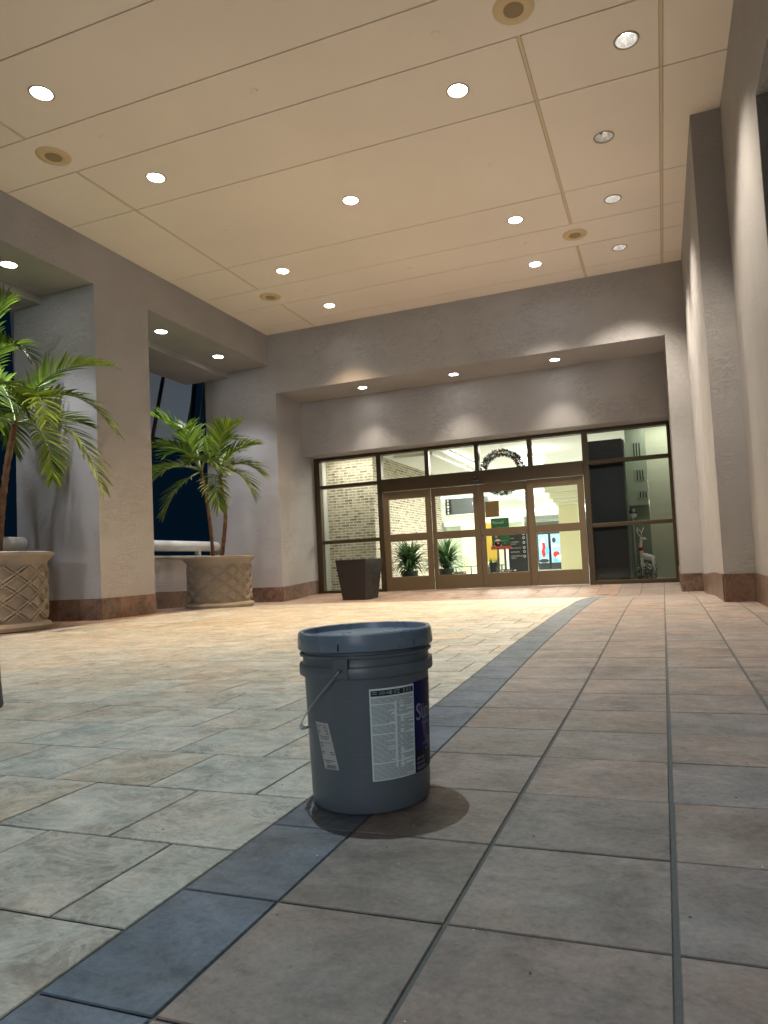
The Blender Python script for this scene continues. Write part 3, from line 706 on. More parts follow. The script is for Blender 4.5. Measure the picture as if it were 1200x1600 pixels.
# wreath
def wreath():
    c = Vector((-2.62, 11.95, 2.09)); t = thing("wreath", c, "green wreath with red and silver baubles hanging inside the doors", "wreath")
    g = MB(); rnd = random.Random(3)
    for k in range(5200):
        a = rnd.uniform(0, 2 * math.pi); b = rnd.uniform(0, 2 * math.pi); rr = .355; q = rnd.uniform(.01, .06)
        rad = Vector((math.cos(a), 0, math.sin(a))); out = rad * math.cos(b) + Vector((0, 1, 0)) * math.sin(b)
        p = c + rad * rr + out * q
        d = (out + Vector((rnd.uniform(-.7, .7), rnd.uniform(-.7, .7), rnd.uniform(-.7, .7)))).normalized() * rnd.uniform(.025, .05)
        s_ = d.cross(Vector((rnd.random(), rnd.random(), rnd.random()))).normalized() * .008
        g.q(p - s_, p + s_, p + d)
    g.build("greenery", M_fir, t)
    mr = mat("red bauble", (.5, .02, .05), .2); mw = mat("silver bauble", (.75, .75, .75), .2, metal=.3)
    for k in range(16):
        a = k / 16 * 2 * math.pi + rnd.uniform(-.12, .12); rr = .355 + rnd.uniform(-.05, .04)
        MB().sphere((c.x + rr * math.cos(a), c.y - .075, c.z + rr * math.sin(a)), rnd.choice((.018, .022, .026)), 12, 8).build("bauble", mr if k % 3 else mw, t, smooth=True)
    l = MB()
    for k in range(44):
        a = rnd.uniform(0, 6.28); rr = .355 + rnd.uniform(-.07, .07); l.sphere((c.x + rr * math.cos(a), c.y - rnd.uniform(.05, .085), c.z + rr * math.sin(a)), .005, 6, 4)
    l.build("fairy_light", mat("fairy lights", (.8, .8, .75), .4, emit=(1, 1, .9, .4)), t)
    MB().tube([(c.x, c.y, c.z + .36), (c.x, c.y, 2.775)], .004, 6).build("hanger", M_steel, t)
wreath()

# indoor plants
def indoor_plant():
    t = thing("potted_plant", (0, 0, 0), "x", "potted plant")
    MB().lathe([(.13, 0), (.17, .34), (.175, .34), (.175, .35), (.155, .35), (.15, .31)], seg=28).build("pot", M_darkpot, t, smooth='auto')
    g = MB(); rnd = random.Random(5)
    for k in range(230):
        a = rnd.uniform(0, 6.283); L = rnd.uniform(.46, .66); el = rnd.uniform(.35, 1.45); d = Vector((math.cos(a), math.sin(a), 0)); p = Vector((d.x * .03, d.y * .03, rnd.uniform(.32, .52))); A = []; B = []
        v = d * math.cos(el) + Vector((0, 0, math.sin(el))); s_ = Vector((-d.y, d.x, 0))
        for j in range(6):
            w = .019 * math.sin(math.pi * (.12 + .86 * j / 5)) + .001
            A.append(p - s_ * w); B.append(p + s_ * w); p = p + v * (L / 5); v = (v + Vector((0, 0, -.30))).normalized()
        g.strip(A, B)
    g.build("foliage", M_plant, t); return t
ip = indoor_plant(); ip.location = (-4.63, 12.35, IZ); ip["label"] = "bushy plant in a dark pot behind the leftmost door leaf"; ip["group"] = "bushy plants inside the doors"
dup(ip, (-4.28, 13.6, IZ), "bushy plant in a dark pot behind the second door leaf", "bushy plants inside the doors", 1.3)

# directory, poster, podium
db = thing("directory_board", (-2.71, 13.5, IZ), "dark directory board with white names and arrow discs", "sign")
MB().box(-2.92, -2.54, 13.5, 13.56, .16, 1.16).build("panel", mat("charcoal panel", (.045, .05, .05), .5), db, bevel=.004)
MB().box(-2.54, -2.515, 13.49, 13.57, IZ, 1.18).build("edge", M_steel, db)
MB().box(-2.86, -2.60, 13.45, 13.62, IZ, .16).build("base", M_screen, db)
tx = MB(); rg = MB()
for s_, z in (("AREA", 1.085), ("LIBRARY", 1.015), ("ATMS", .93), ("CHILDREN'S", .855), ("MARKET", .815), ("RESTAURANTS", .735), ("RESTROOMS", .655), ("GUEST SERVICES", .575), ("CIRCLE", .535)):
    flat_text(tx, s_, .038, (-2.875, 13.497, z), sx=.85)
for z in (1.095, 1.025, .945, .85, .75, .67, .575):
    i = len(rg.v); n = 18
    for rr in (.014, .027):
        for k in range(n): rg.v.append((-2.60 + rr * math.cos(6.2832 * k / n), 13.497, z + rr * math.sin(6.2832 * k / n)))
    for k in range(n): rg.f.append((i + k, i + (k + 1) % n, i + n + (k + 1) % n, i + n + k))
tx.build("lettering", M_white, db); rg.build("arrow_disc", M_white, db)
ps = thing("poster_stand", (-3.08, 13.4, IZ), "green poster of a person in a white jumper above a red strip", "poster stand")
MB().box(-3.22, -2.86, 13.38, 13.41, .80, 1.36).build("poster", mat("green poster", (.03, .13, .05), .5), ps)
MB().box(-3.24, -2.84, 13.34, 13.42, .735, .80).build("strip", mat("red strip", (.55, .10, .07), .5), ps)
for x in (-3.13, -2.99): MB().box(x, x + .035, 13.38, 13.42, IZ + .03, .735).build("leg", mat("brown post", (.16, .10, .06), .5), ps)
MB().box(-3.15, -2.92, 13.34, 13.46, IZ, IZ + .03).build("foot", mat("brown post"), ps)
pp = MB(); cx, cz = -3.12, .97
def disc(mb, x, z, rx, rz, y, n=18): mb.q(*[(x + rx * math.cos(6.2832 * k / n), y, z + rz * math.sin(6.2832 * k / n)) for k in range(n)])
pj = MB(); disc(pj, -3.10, .87, .075, .075, 13.376); pj.q((-3.175, 13.376, .80), (-3.02, 13.376, .80), (-3.03, 13.376, .90), (-3.165, 13.376, .90)); pj.build("poster_jumper", mat("printed white", (.7, .62, .58), .6), ps)
ph = MB(); disc(ph, -3.12, 1.02, .055, .065, 13.375); ph.build("poster_hair", mat("printed brown", (.06, .03, .02), .6), ps)
pf = MB(); disc(pf, -3.125, 1.0, .03, .04, 13.374); disc(pf, -3.09, .86, .03, .02, 13.372); pf.build("poster_face", mat("printed skin", (.5, .22, .16), .6), ps)
pt = MB(); flat_text(pt, "Parcell", .085, (-3.19, 13.376, 1.245), sx=1.0)
flat_text(pt, "local festival", .035, (-3.05, 13.376, 1.13), sx=.7); flat_text(pt, "sponsored", .03, (-3.03, 13.376, .90), sx=.8); flat_text(pt, "now", .03, (-2.98, 13.376, .85), sx=.8); pt.build("lettering", mat("printed pale green", (.45, .6, .42), .6), ps)
tag(MB().box(-3.75, -3.42, 14.6, 14.66, .5, 1.35).build("yellow_panel", mat("yellow panel", (.62, .42, .06), .6)), "yellow panel standing behind the green poster", "panel")
dpt = thing("potted_plant", (-3.33, 14.0, IZ), "small grassy plant in a black pot left of the poster stand", "potted plant")
MB().lathe([(.07, 0), (.10, .42), (.09, .42), (.085, .38)], (-3.36, 14, IZ), 20).build("pot", M_darkpot, dpt, smooth='auto')
gg = MB(); rnd = random.Random(9)
for k in range(60):
    a = rnd.uniform(0, 6.28); p = Vector((-3.36 + .05 * math.cos(a), 14 + .05 * math.sin(a), IZ + .38)); q = p + Vector((.05 * math.cos(a), .05 * math.sin(a), rnd.uniform(.08, .18))); s_ = Vector((.006, 0, 0)); gg.q(p - s_, p + s_, q)
gg.build("foliage", M_plant, dpt)
# hanging sign
hs = thing("hanging_sign", (-4.1, 15, 1.9), "grey hanging sign lettered MA with a white patterned edge", "sign")
MB().box(-4.52, -3.66, 15, 15.06, 1.62, 1.98).build("panel", mat("slate grey panel", (.12, .14, .14), .5), hs)
pa = MB(); pa.box(-4.66, -4.53, 14.99, 15.06, 1.62, 1.98); pa.build("edge_band", M_screen, hs)
pw = MB()
for k in range(5): disc(pw, -4.595, 1.66 + .07 * k, .022 + .01 * (k == 2), .03, 14.985, 10)
pw.build("pattern", M_white, hs)
ml = MB(); flat_text(ml, "MA", .10, (-4.03, 14.995, 1.80)); ml.build("lettering", M_white, hs)
hr = MB(); hr.tube([(-4.5, 15.03, 1.98), (-4.5, 15.03, 2.78)], .008, 6); hr.tube([(-3.75, 15.03, 1.98), (-3.75, 15.03, 2.78)], .008, 6); hr.build("rod", M_steel, hs)
# lit poster kiosks and storefronts
def kiosk(x0, x1, label, items):
    t = thing("display_kiosk", ((x0 + x1) / 2, 22, IZ), label, "display", "lit poster cases beside the column")
    MB().box(x0, x1, 22, 22.25, .15, 1.34).build("case", M_screen, t, bevel=.01)
    MB().box(x0 + .03, x1 - .03, 21.985, 21.998, .36, 1.28).build("screen", mat("lit picture blue", (.2, .3, .4), .4, emit=(.32, .52, .62, .6)), t)
    for k, (x, z, rx, rz, c) in enumerate(items):
        mb = MB(); disc(mb, x, z, rx, rz, 21.98 - .002 * k); mb.build("picture_spot", mat("print %s %d" % (label[:9], k), c, .5, emit=(*c, .5)), t)
kiosk(-3.80, -3.42, "lit case with a red figure on a pale blue picture", [(-3.61, .80, .07, .26, (.5, .02, .02)), (-3.61, 1.08, .06, .07, (.7, .7, .75)), (-3.5, .75, .07, .12, (.1, .35, .6)), (-3.7, .9, .06, .15, (.4, .5, .65)), (-3.61, .43, .16, .06, (.02, .02, .02))])
kiosk(-3.40, -3.04, "lit case with yellow and pink rounds beside the column", [(-3.21, .62, .10, .10, (.6, .4, .04)), (-3.14, .52, .08, .08, (.6, .12, .25)), (-3.24, .44, .09, .07, (.5, .42, .3)), (-3.2, .9, .13, .05, (.35, .03, .05)), (-3.27, 1.08, .06, .08, (.02, .02, .03)), (-3.34, .8, .025, .4, (.4, .4, .7))])
sg = thing("shop_front", (-7, 27, IZ), "cream shop front with olive panel and white posts deep in the mall", "shop front")
MB().box(-8.4, -5.2, 27.0, 27.3, IZ, 2.2).build("wall", mat("pale green plaster", (.62, .64, .48), .7), sg)
MB().box(-7.0, -6.45, 26.9, 26.99, .7, 1.5).build("panel", mat("olive panel", (.25, .28, .10), .6), sg)
ww = MB()
for x in (-7.12, -6.3, -5.9): ww.box(x, x + .07, 26.8, 26.9, IZ, 2.0)
ww.build("post", M_white, sg)
MB().box(-8.4, -5.2, 26.7, 27.0, 2.0, 2.2).build("fascia", M_white, sg)
wt = thing("potted_tree", (-5.55, 22, IZ), "thin white tree in a square black pot deep in the mall", "potted tree")
MB().box(-5.62, -5.44, 21.9, 22.1, IZ, .34).build("pot", M_black, wt); tr = MB(); tr.tube([(-5.53, 22, .34), (-5.52, 22, 1.05)], .02, 8)
for k in range(14): a = k * 2.4; tr.tube([(-5.52, 22, .6 + .03 * k), (-5.52 + .12 * math.cos(a), 22 + .12 * math.sin(a), .72 + .03 * k)], .006, 5)
tr.build("trunk", M_white, wt)
br = thing("barrier_rail", (-5.8, 21, IZ), "low dark rail across the mall floor", "rail"); bb = MB(); bb.box(-6.8, -4.7, 21, 21.03, .36, .385)
for x in (-6.8, -6.3, -5.8, -5.3, -4.8): bb.box(x, x + .03, 21, 21.03, IZ, .36)
bb.build("rail", M_blackmetal, br)

# right of the doors: dark panel, pale wall, ceiling slots, deer
dp = thing("dark_partition", (-.85, 11.75, IZ), "tall dark brown panel behind the right glass", "partition")
MB().box(-1.09, -.53, 11.72, 11.86, IZ, 2.44).build("panel", M_dpanel, dp, bevel=.004)
MB().box(-.53, -.50, 11.74, 13.4, IZ, 2.42).build("edge", mat("grey green frame", (.16, .18, .15), .5), dp)
struct(MB().box(-.17, .9, 12.35, 12.45, IZ, 2.78).build("interior_wall", mat("sage wall", (.50, .50, .40), .7)))
struct(MB().box(-.50, -.172, 12.243, 12.345, 1.34, 2.775).build("interior_wall", mat("sage soffit", (.30, .34, .27), .7)))
struct(MB().box(-.50, -.17, 12.35, 15, 2.2, 2.78).build("interior_ceiling", mat("sage soffit", (.30, .34, .27), .7)))
area((.2, 11.9, 2.74), .8, .5, 9, (.95, 1, .86))
for k, z in enumerate((2.30, 1.86, 1.52)):
    t = thing("air_vent", (-.33, 12.2, z), "%s black slotted vent in the pale soffit" % ("topmost", "middle", "lowest")[k], "vent", "slotted vents behind the right glass")
    h = (.15, .11, .07)[k]; a = MB()
    MB().box(-.40 + k * .03, -.232 + k * .03, 12.236, 12.242, z - h * .9, z + h * .9).build("plate", mat("sage soffit"), t)
    for j in range(3): MB().box(-.37 + j * .045 + k * .03, -.352 + j * .045 + k * .03, 12.23, 12.239, z - h * .75, z + h * .75).build("slot", M_black, t)
MB_ = MB().box(-.50, -.172, 12.31, 12.36, IZ, 2.2); struct(MB_.build("interior_wall", mat("grey green wall", (.20, .23, .18), .6)))
gl = thing("capped_globe", (-.48, 12.05, 1.1), "white globe with a black cap beside the dark panel", "lantern")  # stands in for an unclear snowman-like head; gives no light
MB().sphere((-.44, 12.05, 1.17), .06, 20, 12).build("globe", M_white, gl, smooth=True)
MB().lathe([(.0001, .11), (.045, .105), (.062, .05), (.075, .035), (.06, .03)], (-.44, 12.05, 1.17), 20).build("cap", M_black, gl, smooth=True)
MB().tube([(-.44, 12.05, IZ), (-.44, 12.05, 1.12)], .012, 8).build("stand", M_steel, gl)
dr = thing("christmas_deer", (-.28, 11.95, IZ), "white deer figure among silver and green trimmings by the right glass", "decoration")
b = MB(); b.tube([(-.36, 11.95, .45), (-.30, 11.95, .47), (-.20, 11.95, .44), (-.14, 11.95, .42)], [.03, .055, .05, .03], 12)
b.tube([(-.33, 11.95, .48), (-.35, 11.95, .62), (-.33, 11.95, .74)], [.035, .026, .022], 10); b.tube([(-.35, 11.95, .74), (-.29, 11.93, .76), (-.25, 11.92, .75)], [.02, .028, .012], 10)
for x, y in ((-.35, 11.92), (-.33, 11.98), (-.18, 11.92), (-.16, 11.98)): b.tube([(x, y, .44), (x + .01, y, .25), (x - .005, y, IZ)], [.018, .011, .009], 8)
for s_ in (-1, 1):
    b.tube([(-.335, 11.95, .77), (-.35 + .03 * s_, 11.95 + .03 * s_, .86), (-.33 + .05 * s_, 11.95 + .05 * s_, .95)], .006, 6); b.tube([(-.35 + .03 * s_, 11.95 + .03 * s_, .86), (-.38 + .02 * s_, 11.93, .92)], .005, 6)
b.build("body", M_white, dr, smooth=True)
MB().tube([(-.345, 11.95, .56), (-.352, 11.95, .62)], .034, 14).build("scarf", mat("red bauble"), dr, smooth=True)
g = MB(); rnd = random.Random(11)
for k in range(420):
    p = Vector((rnd.uniform(-.42, -.12), rnd.uniform(11.8, 12.1), IZ + rnd.uniform(0, .32) * rnd.random())); d = Vector((rnd.uniform(-1, 1), rnd.uniform(-1, 1), rnd.uniform(0, 1.5))).normalized() * rnd.uniform(.04, .12)
    s_ = d.cross(Vector((0, 1, .2))).normalized() * .004; g.q(p - s_, p + s_, p + d)
g.build("trimmings", M_fir, dr)
g = MB()
for k in range(70): g.sphere((rnd.uniform(-.42, -.12), rnd.uniform(11.8, 12.05), IZ + rnd.uniform(.0, .3)), rnd.uniform(.008, .02), 8, 6)
g.build("bauble", mat("silver bauble"), dr, smooth=True)

# ------------------------------------------------------------------ planters and palms
def stone_pot(c, s, label):
    """cast stone drum with a rolled rim, a torus foot and a raised basket weave"""
    t = thing("stone_planter", c, label, "planter", "cast stone planters with palms")
    R0 = .43 * s; H = .735 * s
    prof = [(R0 + .015, 0), (R0 + .045, .012), (R0 + .052, .045), (R0 + .035, .072), (R0 + .01, .08), (R0, .085)]
    prof = [((R0 + (r - R0) * s), z * s) for r, z in prof] + [(R0, .6 * s), (R0 + .012 * s, .62 * s), (R0 + .02 * s, .645 * s), (R0 + .055 * s, .68 * s), (R0 + .075 * s, .70 * s), (R0 + .078 * s, .725 * s), (R0 + .06 * s, H), (R0 + .03 * s, H), (R0 + .01 * s, H - .03 * s), (R0 - .03 * s, H - .10 * s)]
    MB().lathe([(r, z) for r, z in prof], c, 72).build("drum", M_pot, t, smooth='auto')
    w = MB(); ncol = 24; cw = 2 * math.pi / ncol; rows = 6; z0, z1 = .10 * s, .61 * s; rh = (z1 - z0) / rows
    def bar(a0, za, a1, zb, wd):
        N = 8; n = Vector((-(zb - za), (a1 - a0) * R0, 0)); n.normalize(); prev = None
        offs = (-.5, -.22, .22, .5); hts = (.0, .017, .017, .0)
        i = len(w.v)
        for k in range(N + 1):
            q = k / N; lift = .004 + .006 * math.sin(math.pi * q)
            for o_, h_ in zip(offs, hts):
                aa = a0 + (a1 - a0) * q + n.x * o_ * wd / R0; zz = za + (zb - za) * q + n.y * o_ * wd; rr = R0 - .002 + (h_ + (lift if h_ else 0)) * s
                zz = min(max(zz, z0 - .01 * s), z1 + .012 * s)
                w.v.append((c[0] + rr * math.cos(aa), c[1] + rr * math.sin(aa), c[2] + zz))
        for k in range(N):
            for j in range(3): w.f.append((i + k * 4 + j, i + k * 4 + j + 1, i + (k + 1) * 4 + j + 1, i + (k + 1) * 4 + j))
    for r in range(-2, rows + 1):
        for k in range(ncol):
            up = (r + k) % 2 == 0
            a = k * cw; za = z0 + r * rh; ov = .5
            A0, A1 = a - cw * ov, a + cw * (1 + ov); Z0, Z1 = za - rh * ov, za + rh * (1 + ov)
            if not up: Z0, Z1 = Z1, Z0
            # clip to the band
            lo, hi = z0 + .004, z1
            def clip(A0, Z0, A1, Z1):
                t0, t1 = 0, 1; dz = Z1 - Z0
                for lim, sgn in ((lo, 1), (hi, -1)):
                    f0, f1 = sgn * (Z0 - lim), sgn * (Z1 - lim)
                    if f0 < 0 and f1 < 0: return None
                    if f0 < 0: t0 = max(t0, f0 / (f0 - f1))
                    if f1 < 0: t1 = min(t1, f0 / (f0 - f1))
                if t1 - t0 < .15: return None
                return A0 + (A1 - A0) * t0, Z0 + dz * t0, A0 + (A1 - A0) * t1, Z0 + dz * t1
            for sh in (-.33, .33):
                q = clip(A0 + cw * sh * .62, Z0, A1 + cw * sh * .62, Z1)
                if q: bar(*q, wd=.020 * s)
    w.build("basket_weave", M_pot, t, smooth='auto')
    MB().lathe([(.0001, H - .06 * s), (R0 + .0, H - .07 * s)], c, 32).build("soil", M_soil, t)
    return t
P2 = Vector((-6.08, 8.37, gz(-6.08, 8.37) - .004)); P1 = Vector((-6.55, 5.2, gz(-6.5, 5.2) - .004))
stone_pot(P2, 1.0, "round stone planter in the far alcove, holding the two trunked palm")
stone_pot(P1, 1.10, "round stone planter cut by the left edge, holding the big palm")

def frond(leafs, stems, P, L=.36, n=30, rnd=random, base=.22, w=.011):
    P = [Vector(p) for p in P]
    def bz(t): u = 1 - t; return P[0] * u**3 + P[1] * 3 * u * u * t + P[2] * 3 * u * t * t + P[3] * t**3
    N = 16; path = [bz(k / N) for k in range(N + 1)]
    stems.tube(path, [.011 * (1 - .85 * k / N) + .0012 for k in range(N + 1)], 6)
    for k in range(n):
        t = base + (1 - base) * k / (n - 1); p = bz(t); T = (bz(min(1, t + .02)) - bz(max(0, t - .02))).normalized()
        S = T.cross(Vector((0, 0, 1)))
        if S.length < .2: S = T.cross(Vector((1, 0, 0)))
        S.normalize(); U = S.cross(T)
        prof = math.sin(math.pi * (.18 + .70 * (t - base) / (1 - base))) ** .7
        for sd in (-1, 1):
            l = L * prof * rnd.uniform(.85, 1.1); ang = .95 - .55 * t + rnd.uniform(-.08, .08)
            v = (T * math.cos(ang) + S * sd * math.sin(ang) + U * (.22 + rnd.uniform(-.12, .12))).normalized()
            q = p.copy(); A = []; B = []; C_ = []; sw = v.cross(U).normalized(); fold = U * .35
            for j in range(6):
                ww = w * (.35, .95, 1.0, .85, .55, .04)[j]; nrm = sw.cross(v).normalized()
                A.append(q - sw * ww + nrm * ww * .5); B.append(q.copy()); C_.append(q + sw * ww + nrm * ww * .5)
                q = q + v * (l / 5); v = (v + Vector((0, 0, -.05 - .05 * j * rnd.random()))).normalized()
            i = len(leafs.v)
            for a, b2, c2 in zip(A, B, C_): leafs.v += [tuple(a), tuple(b2), tuple(c2)]
            for j in range(5):
                o = i + 3 * j; leafs.f += [(o, o + 1, o + 4, o + 3), (o + 1, o + 2, o + 5, o + 4)]
def trunk(pts, r0, r1):
    P = [Vector(p) for p in pts]; b = MB(); N = 46; path = []; rr = []
    for k in range(N + 1):
        t = k / N * (len(P) - 1); i = min(int(t), len(P) - 2); u = t - i
        a, b0, c, d = P[max(i - 1, 0)], P[i], P[i + 1], P[min(i + 2, len(P) - 1)]
        q = .5 * ((2 * b0) + (c - a) * u + (2 * a - 5 * b0 + 4 * c - d) * u * u + (3 * b0 - a - 3 * c + d) * u**3)
        path.append(q); rr.append((r0 + (r1 - r0) * k / N) * (1.10 if k % 4 == 0 else .98))
    return b.tube(path, rr, 12)
def palm(loc, label, trunks, fr, rnd, L, w=.011):
    t = thing("palm_tree", loc, label, "palm", "palms in the alcoves")
    for tr_, r0, r1 in trunks: trunk(tr_, r0, r1).build("trunk", M_trunk, t, smooth=True)
    lf, st = MB(), MB()
    for k in range(0, len(fr), 4): frond(lf, st, fr[k:k + 4], L * rnd.uniform(.9, 1.1), 27, rnd, w=w)
    lf.build("fronds", M_palm, t); st.build("leaf_stalks", mat("leaf stalk", (.16, .22, .06), .5), t, smooth=True)
t2a = [(-6.15, 8.33, 0.72), (-6.16, 8.31, 1.15), (-6.19, 8.26, 1.67), (-6.24, 8.23, 2.04)]
t2b = [(-5.98, 8.29, 0.72), (-5.89, 8.29, 1.32), (-5.9, 8.26, 1.65), (-5.93, 8.24, 1.94)]
f2 = [(-6.24, 8.23, 2.04), (-6.34, 8.06, 2.35), (-6.41, 7.82, 2.41), (-6.59, 7.66, 2.32), (-6.24, 8.23, 2.04), (-6.47, 8.34, 2.4), (-6.73, 8.35, 2.43), (-6.88, 8.3, 2.33), (-6.22, 8.23, 2.03), (-6.21, 8.32, 2.37), (-6.02, 8.27, 2.57), (-5.49, 8.26, 2.38), (-6.26, 8.22, 2.01), (-6.26, 7.91, 1.88), (-6.37, 7.77, 1.73), (-6.49, 7.75, 1.4), (-6.25, 8.22, 2.03), (-6.59, 8.2, 2.19), (-6.93, 8.19, 2.14), (-7.07, 8.15, 1.91), (-6.24, 8.23, 2.05), (-6.47, 8.43, 2.51), (-6.64, 8.57, 2.75), (-6.86, 8.7, 2.85), (-5.93, 8.24, 1.94), (-5.91, 8.33, 2.2), (-5.77, 8.37, 2.34), (-5.48, 8.47, 2.36), (-5.93, 8.24, 1.94), (-5.7, 8.2, 2.05), (-5.47, 8.18, 1.93), (-5.39, 8.23, 1.62), (-5.93, 8.24, 1.94), (-5.74, 7.88, 1.92), (-5.66, 7.7, 1.77), (-5.54, 7.66, 1.42), (-5.93, 8.24, 1.94), (-6.13, 8.57, 2.26), (-6.18, 8.75, 2.41), (-6.12, 8.99, 2.41), (-5.93, 8.24, 1.94), (-5.96, 8.1, 2.13), (-5.94, 7.9, 2.18), (-5.97, 7.68, 2.04), (-6.24, 8.23, 2.03), (-6.0, 7.98, 2.21), (-5.78, 7.85, 2.15), (-5.6, 7.82, 1.93)]
t1 = [(-6.56, 5.26, 0.78), (-6.49, 5.26, 1.35), (-6.4, 5.26, 1.82), (-6.3, 5.27, 2.2)]
t1b = [(-6.72, 5.31, 0.78), (-6.74, 5.27, 1.44), (-6.75, 5.23, 1.98), (-6.77, 5.2, 2.46)]
f1 = [(-6.3, 5.27, 2.2), (-6.23, 5.38, 2.57), (-5.87, 5.38, 2.87), (-5.29, 5.49, 2.72), (-6.3, 5.27, 2.2), (-5.92, 5.08, 2.39), (-5.53, 4.89, 2.49), (-5.24, 4.7, 2.01), (-6.3, 5.27, 2.2), (-6.07, 5.44, 2.63), (-5.69, 5.57, 2.61), (-5.34, 5.62, 2.08), (-6.3, 5.27, 2.2), (-5.86, 5.32, 2.24), (-5.51, 5.35, 2.13), (-5.27, 5.36, 1.46), (-6.3, 5.27, 2.2), (-5.73, 5.05, 2.14), (-5.47, 4.95, 1.93), (-5.39, 4.89, 1.52), (-6.3, 5.27, 2.2), (-6.36, 5.56, 2.34), (-6.22, 5.82, 2.38), (-6.07, 5.99, 2.28), (-6.3, 5.27, 2.2), (-6.11, 5.02, 2.27), (-6.06, 4.83, 2.17), (-5.98, 4.67, 1.82), (-6.3, 5.27, 2.2), (-6.58, 5.48, 2.49), (-6.84, 5.58, 2.84), (-7.16, 5.56, 3.03), (-6.3, 5.27, 2.2), (-6.66, 5.66, 2.47), (-6.8, 5.91, 2.76), (-6.82, 6.11, 2.89), (-6.3, 5.27, 2.2), (-6.57, 5.39, 2.33), (-6.85, 5.39, 2.44), (-7.07, 5.33, 2.1), (-6.77, 5.2, 2.46), (-6.54, 5.15, 2.9), (-6.24, 5.13, 3.18), (-5.95, 5.15, 2.81), (-6.77, 5.2, 2.46), (-6.3, 5.04, 2.63), (-5.94, 4.95, 2.62), (-5.73, 4.95, 2.15), (-6.77, 5.2, 2.46), (-6.67, 5.11, 2.84), (-6.51, 5.14, 3.3), (-6.31, 5.2, 3.49), (-6.77, 5.2, 2.46), (-6.8, 5.07, 2.71), (-7.05, 4.98, 2.79), (-7.27, 4.93, 2.33), (-6.77, 5.2, 2.46), (-6.86, 5.48, 2.6), (-6.92, 5.68, 2.5), (-6.97, 5.79, 2.09), (-6.77, 5.2, 2.46), (-6.54, 4.87, 2.3), (-6.58, 4.76, 2.02), (-6.56, 4.69, 1.63)]
f2 += [(-6.24, 8.23, 2.04), (-6.3, 8.0, 2.4), (-6.2, 7.8, 2.6), (-6.05, 7.62, 2.5), (-6.24, 8.23, 2.04), (-6.4, 8.1, 2.5), (-6.5, 7.95, 2.72), (-6.62, 7.75, 2.78), (-5.93, 8.24, 1.94), (-5.85, 8.1, 2.35), (-5.7, 8.0, 2.55), (-5.5, 7.95, 2.56),
       (-5.93, 8.24, 1.94), (-5.8, 8.35, 2.15), (-5.6, 8.45, 2.15), (-5.42, 8.5, 1.95), (-6.24, 8.23, 2.04), (-6.5, 8.0, 2.2), (-6.7, 7.8, 2.1), (-6.8, 7.7, 1.8)]
palm((-6.08, 8.37, .72), "green palm with two slim brown trunks in the far alcove", [(t2a, .026, .020), (t2b, .030, .022)], f2, random.Random(21), .36, .012)
palm((-6.55, 5.2, .78), "big dark green palm cut by the left edge of the picture", [(t1, .036, .027), (t1b, .036, .027)], f1, random.Random(22), .35, .013)

# rails in the alcoves
for a, b, lb in ((7.165, YF - .02, "white round bumper rail behind the two trunked palm"), (3.37, 6.23, "white round bumper rail behind the big palm")):
    t = thing("bumper_rail", (-7.36, a, .832), lb, "rail", "white rails on the alcove ledges")
    n = 10; rr = [.085] * (n + 1); ys = [a + (b - a) * k / n for k in range(n + 1)]
    MB().tube([(-7.36, y, 1.005) for y in ys] , rr, 24).build("tube", M_rail, t, smooth='auto')
    br = MB()
    for y in (a + .5, b - .5): br.box(-7.40, -7.32, y - .03, y + .03, .832, .93)
    br.build("bracket", M_rail, t)
# canopy and poles outside the far alcove
cn = thing("awning", (-8.6, 9.5, 3.1), "grey canopy sheet with dark slanting poles outside the far alcove", "awning")
cs = mat("grey canopy sheet", (.45, .48, .52), .8, bump=(3, .2, 2))
_n = cs.node_tree.nodes; _t = _n.new("ShaderNodeBsdfTranslucent"); _t.inputs[0].default_value = (.45, .48, .52, 1); _s = _n.new("ShaderNodeMixShader"); _s.inputs[0].default_value = .6
cs.node_tree.links.new(_n["Principled BSDF"].outputs[0], _s.inputs[1]); cs.node_tree.links.new(_t.outputs[0], _s.inputs[2]); cs.node_tree.links.new(_s.outputs[0], _n["Material Output"].inputs[0])
MB().q((-8.6, 7.2, 3.08), (-8.6, 10.84, 3.08), (-8.7, 11.5, 5.0), (-8.7, 7.2, 5.0)).build("sheet", cs, cn)
for a, b_, r in ((9.75, 10.42, .035), (10.80, 11.22, .045), (7.9, 8.3, .035)): MB().tube([(-8.5, a, 2.6), (-8.5, b_, 5.0)], r, 10).build("pole", M_blackmetal, cn, smooth=True)
MB().tube([(-8.42, 10.95, 2.6), (-8.42, 11.46, 5.0)], .03, 10).build("pole", mat("grey pole", (.10, .11, .12), .5), cn, smooth=True)
cd = thing("canopy_poles", (-8.4, 5.8, 2.5), "dark slanting canopy poles outside the near alcove", "poles")
for a, r in ((6.0, .05), (6.45, .04)): MB().tube([(-8.5, a, 2.4), (-8.5, a + .5, 5.0)], r, 10).build("pole", M_blackmetal, cn if False else cd, smooth=True)
ol = thing("added_outdoor_lamp", (-11.6, 11.3, 3.4), "added globe lamp beyond the alcoves, hidden by the square pillar, lighting the canopy", "fill lamp")  # lamp added behind the pillar to light the canopy sheet
MB().tube([(-11.6, 11.3, -.16), (-11.6, 11.3, 3.3)], .04, 10).build("post", M_blackmetal, ol)
MB().sphere((-11.6, 11.3, 3.45), .14, 20, 12).build("globe", mat("lit globe", (1, 1, 1), .5, emit=(.8, .9, 1, 2)), ol, smooth=True)
_d = bpy.data.lights.new("fill_light", 'POINT'); _d.energy = 55; _d.color = (.8, .9, 1); _d.shadow_soft_size = .15
_o = bpy.data.objects.new("fill_light", _d); col.objects.link(_o); _o.location = (-11.35, 11.1, 3.45)
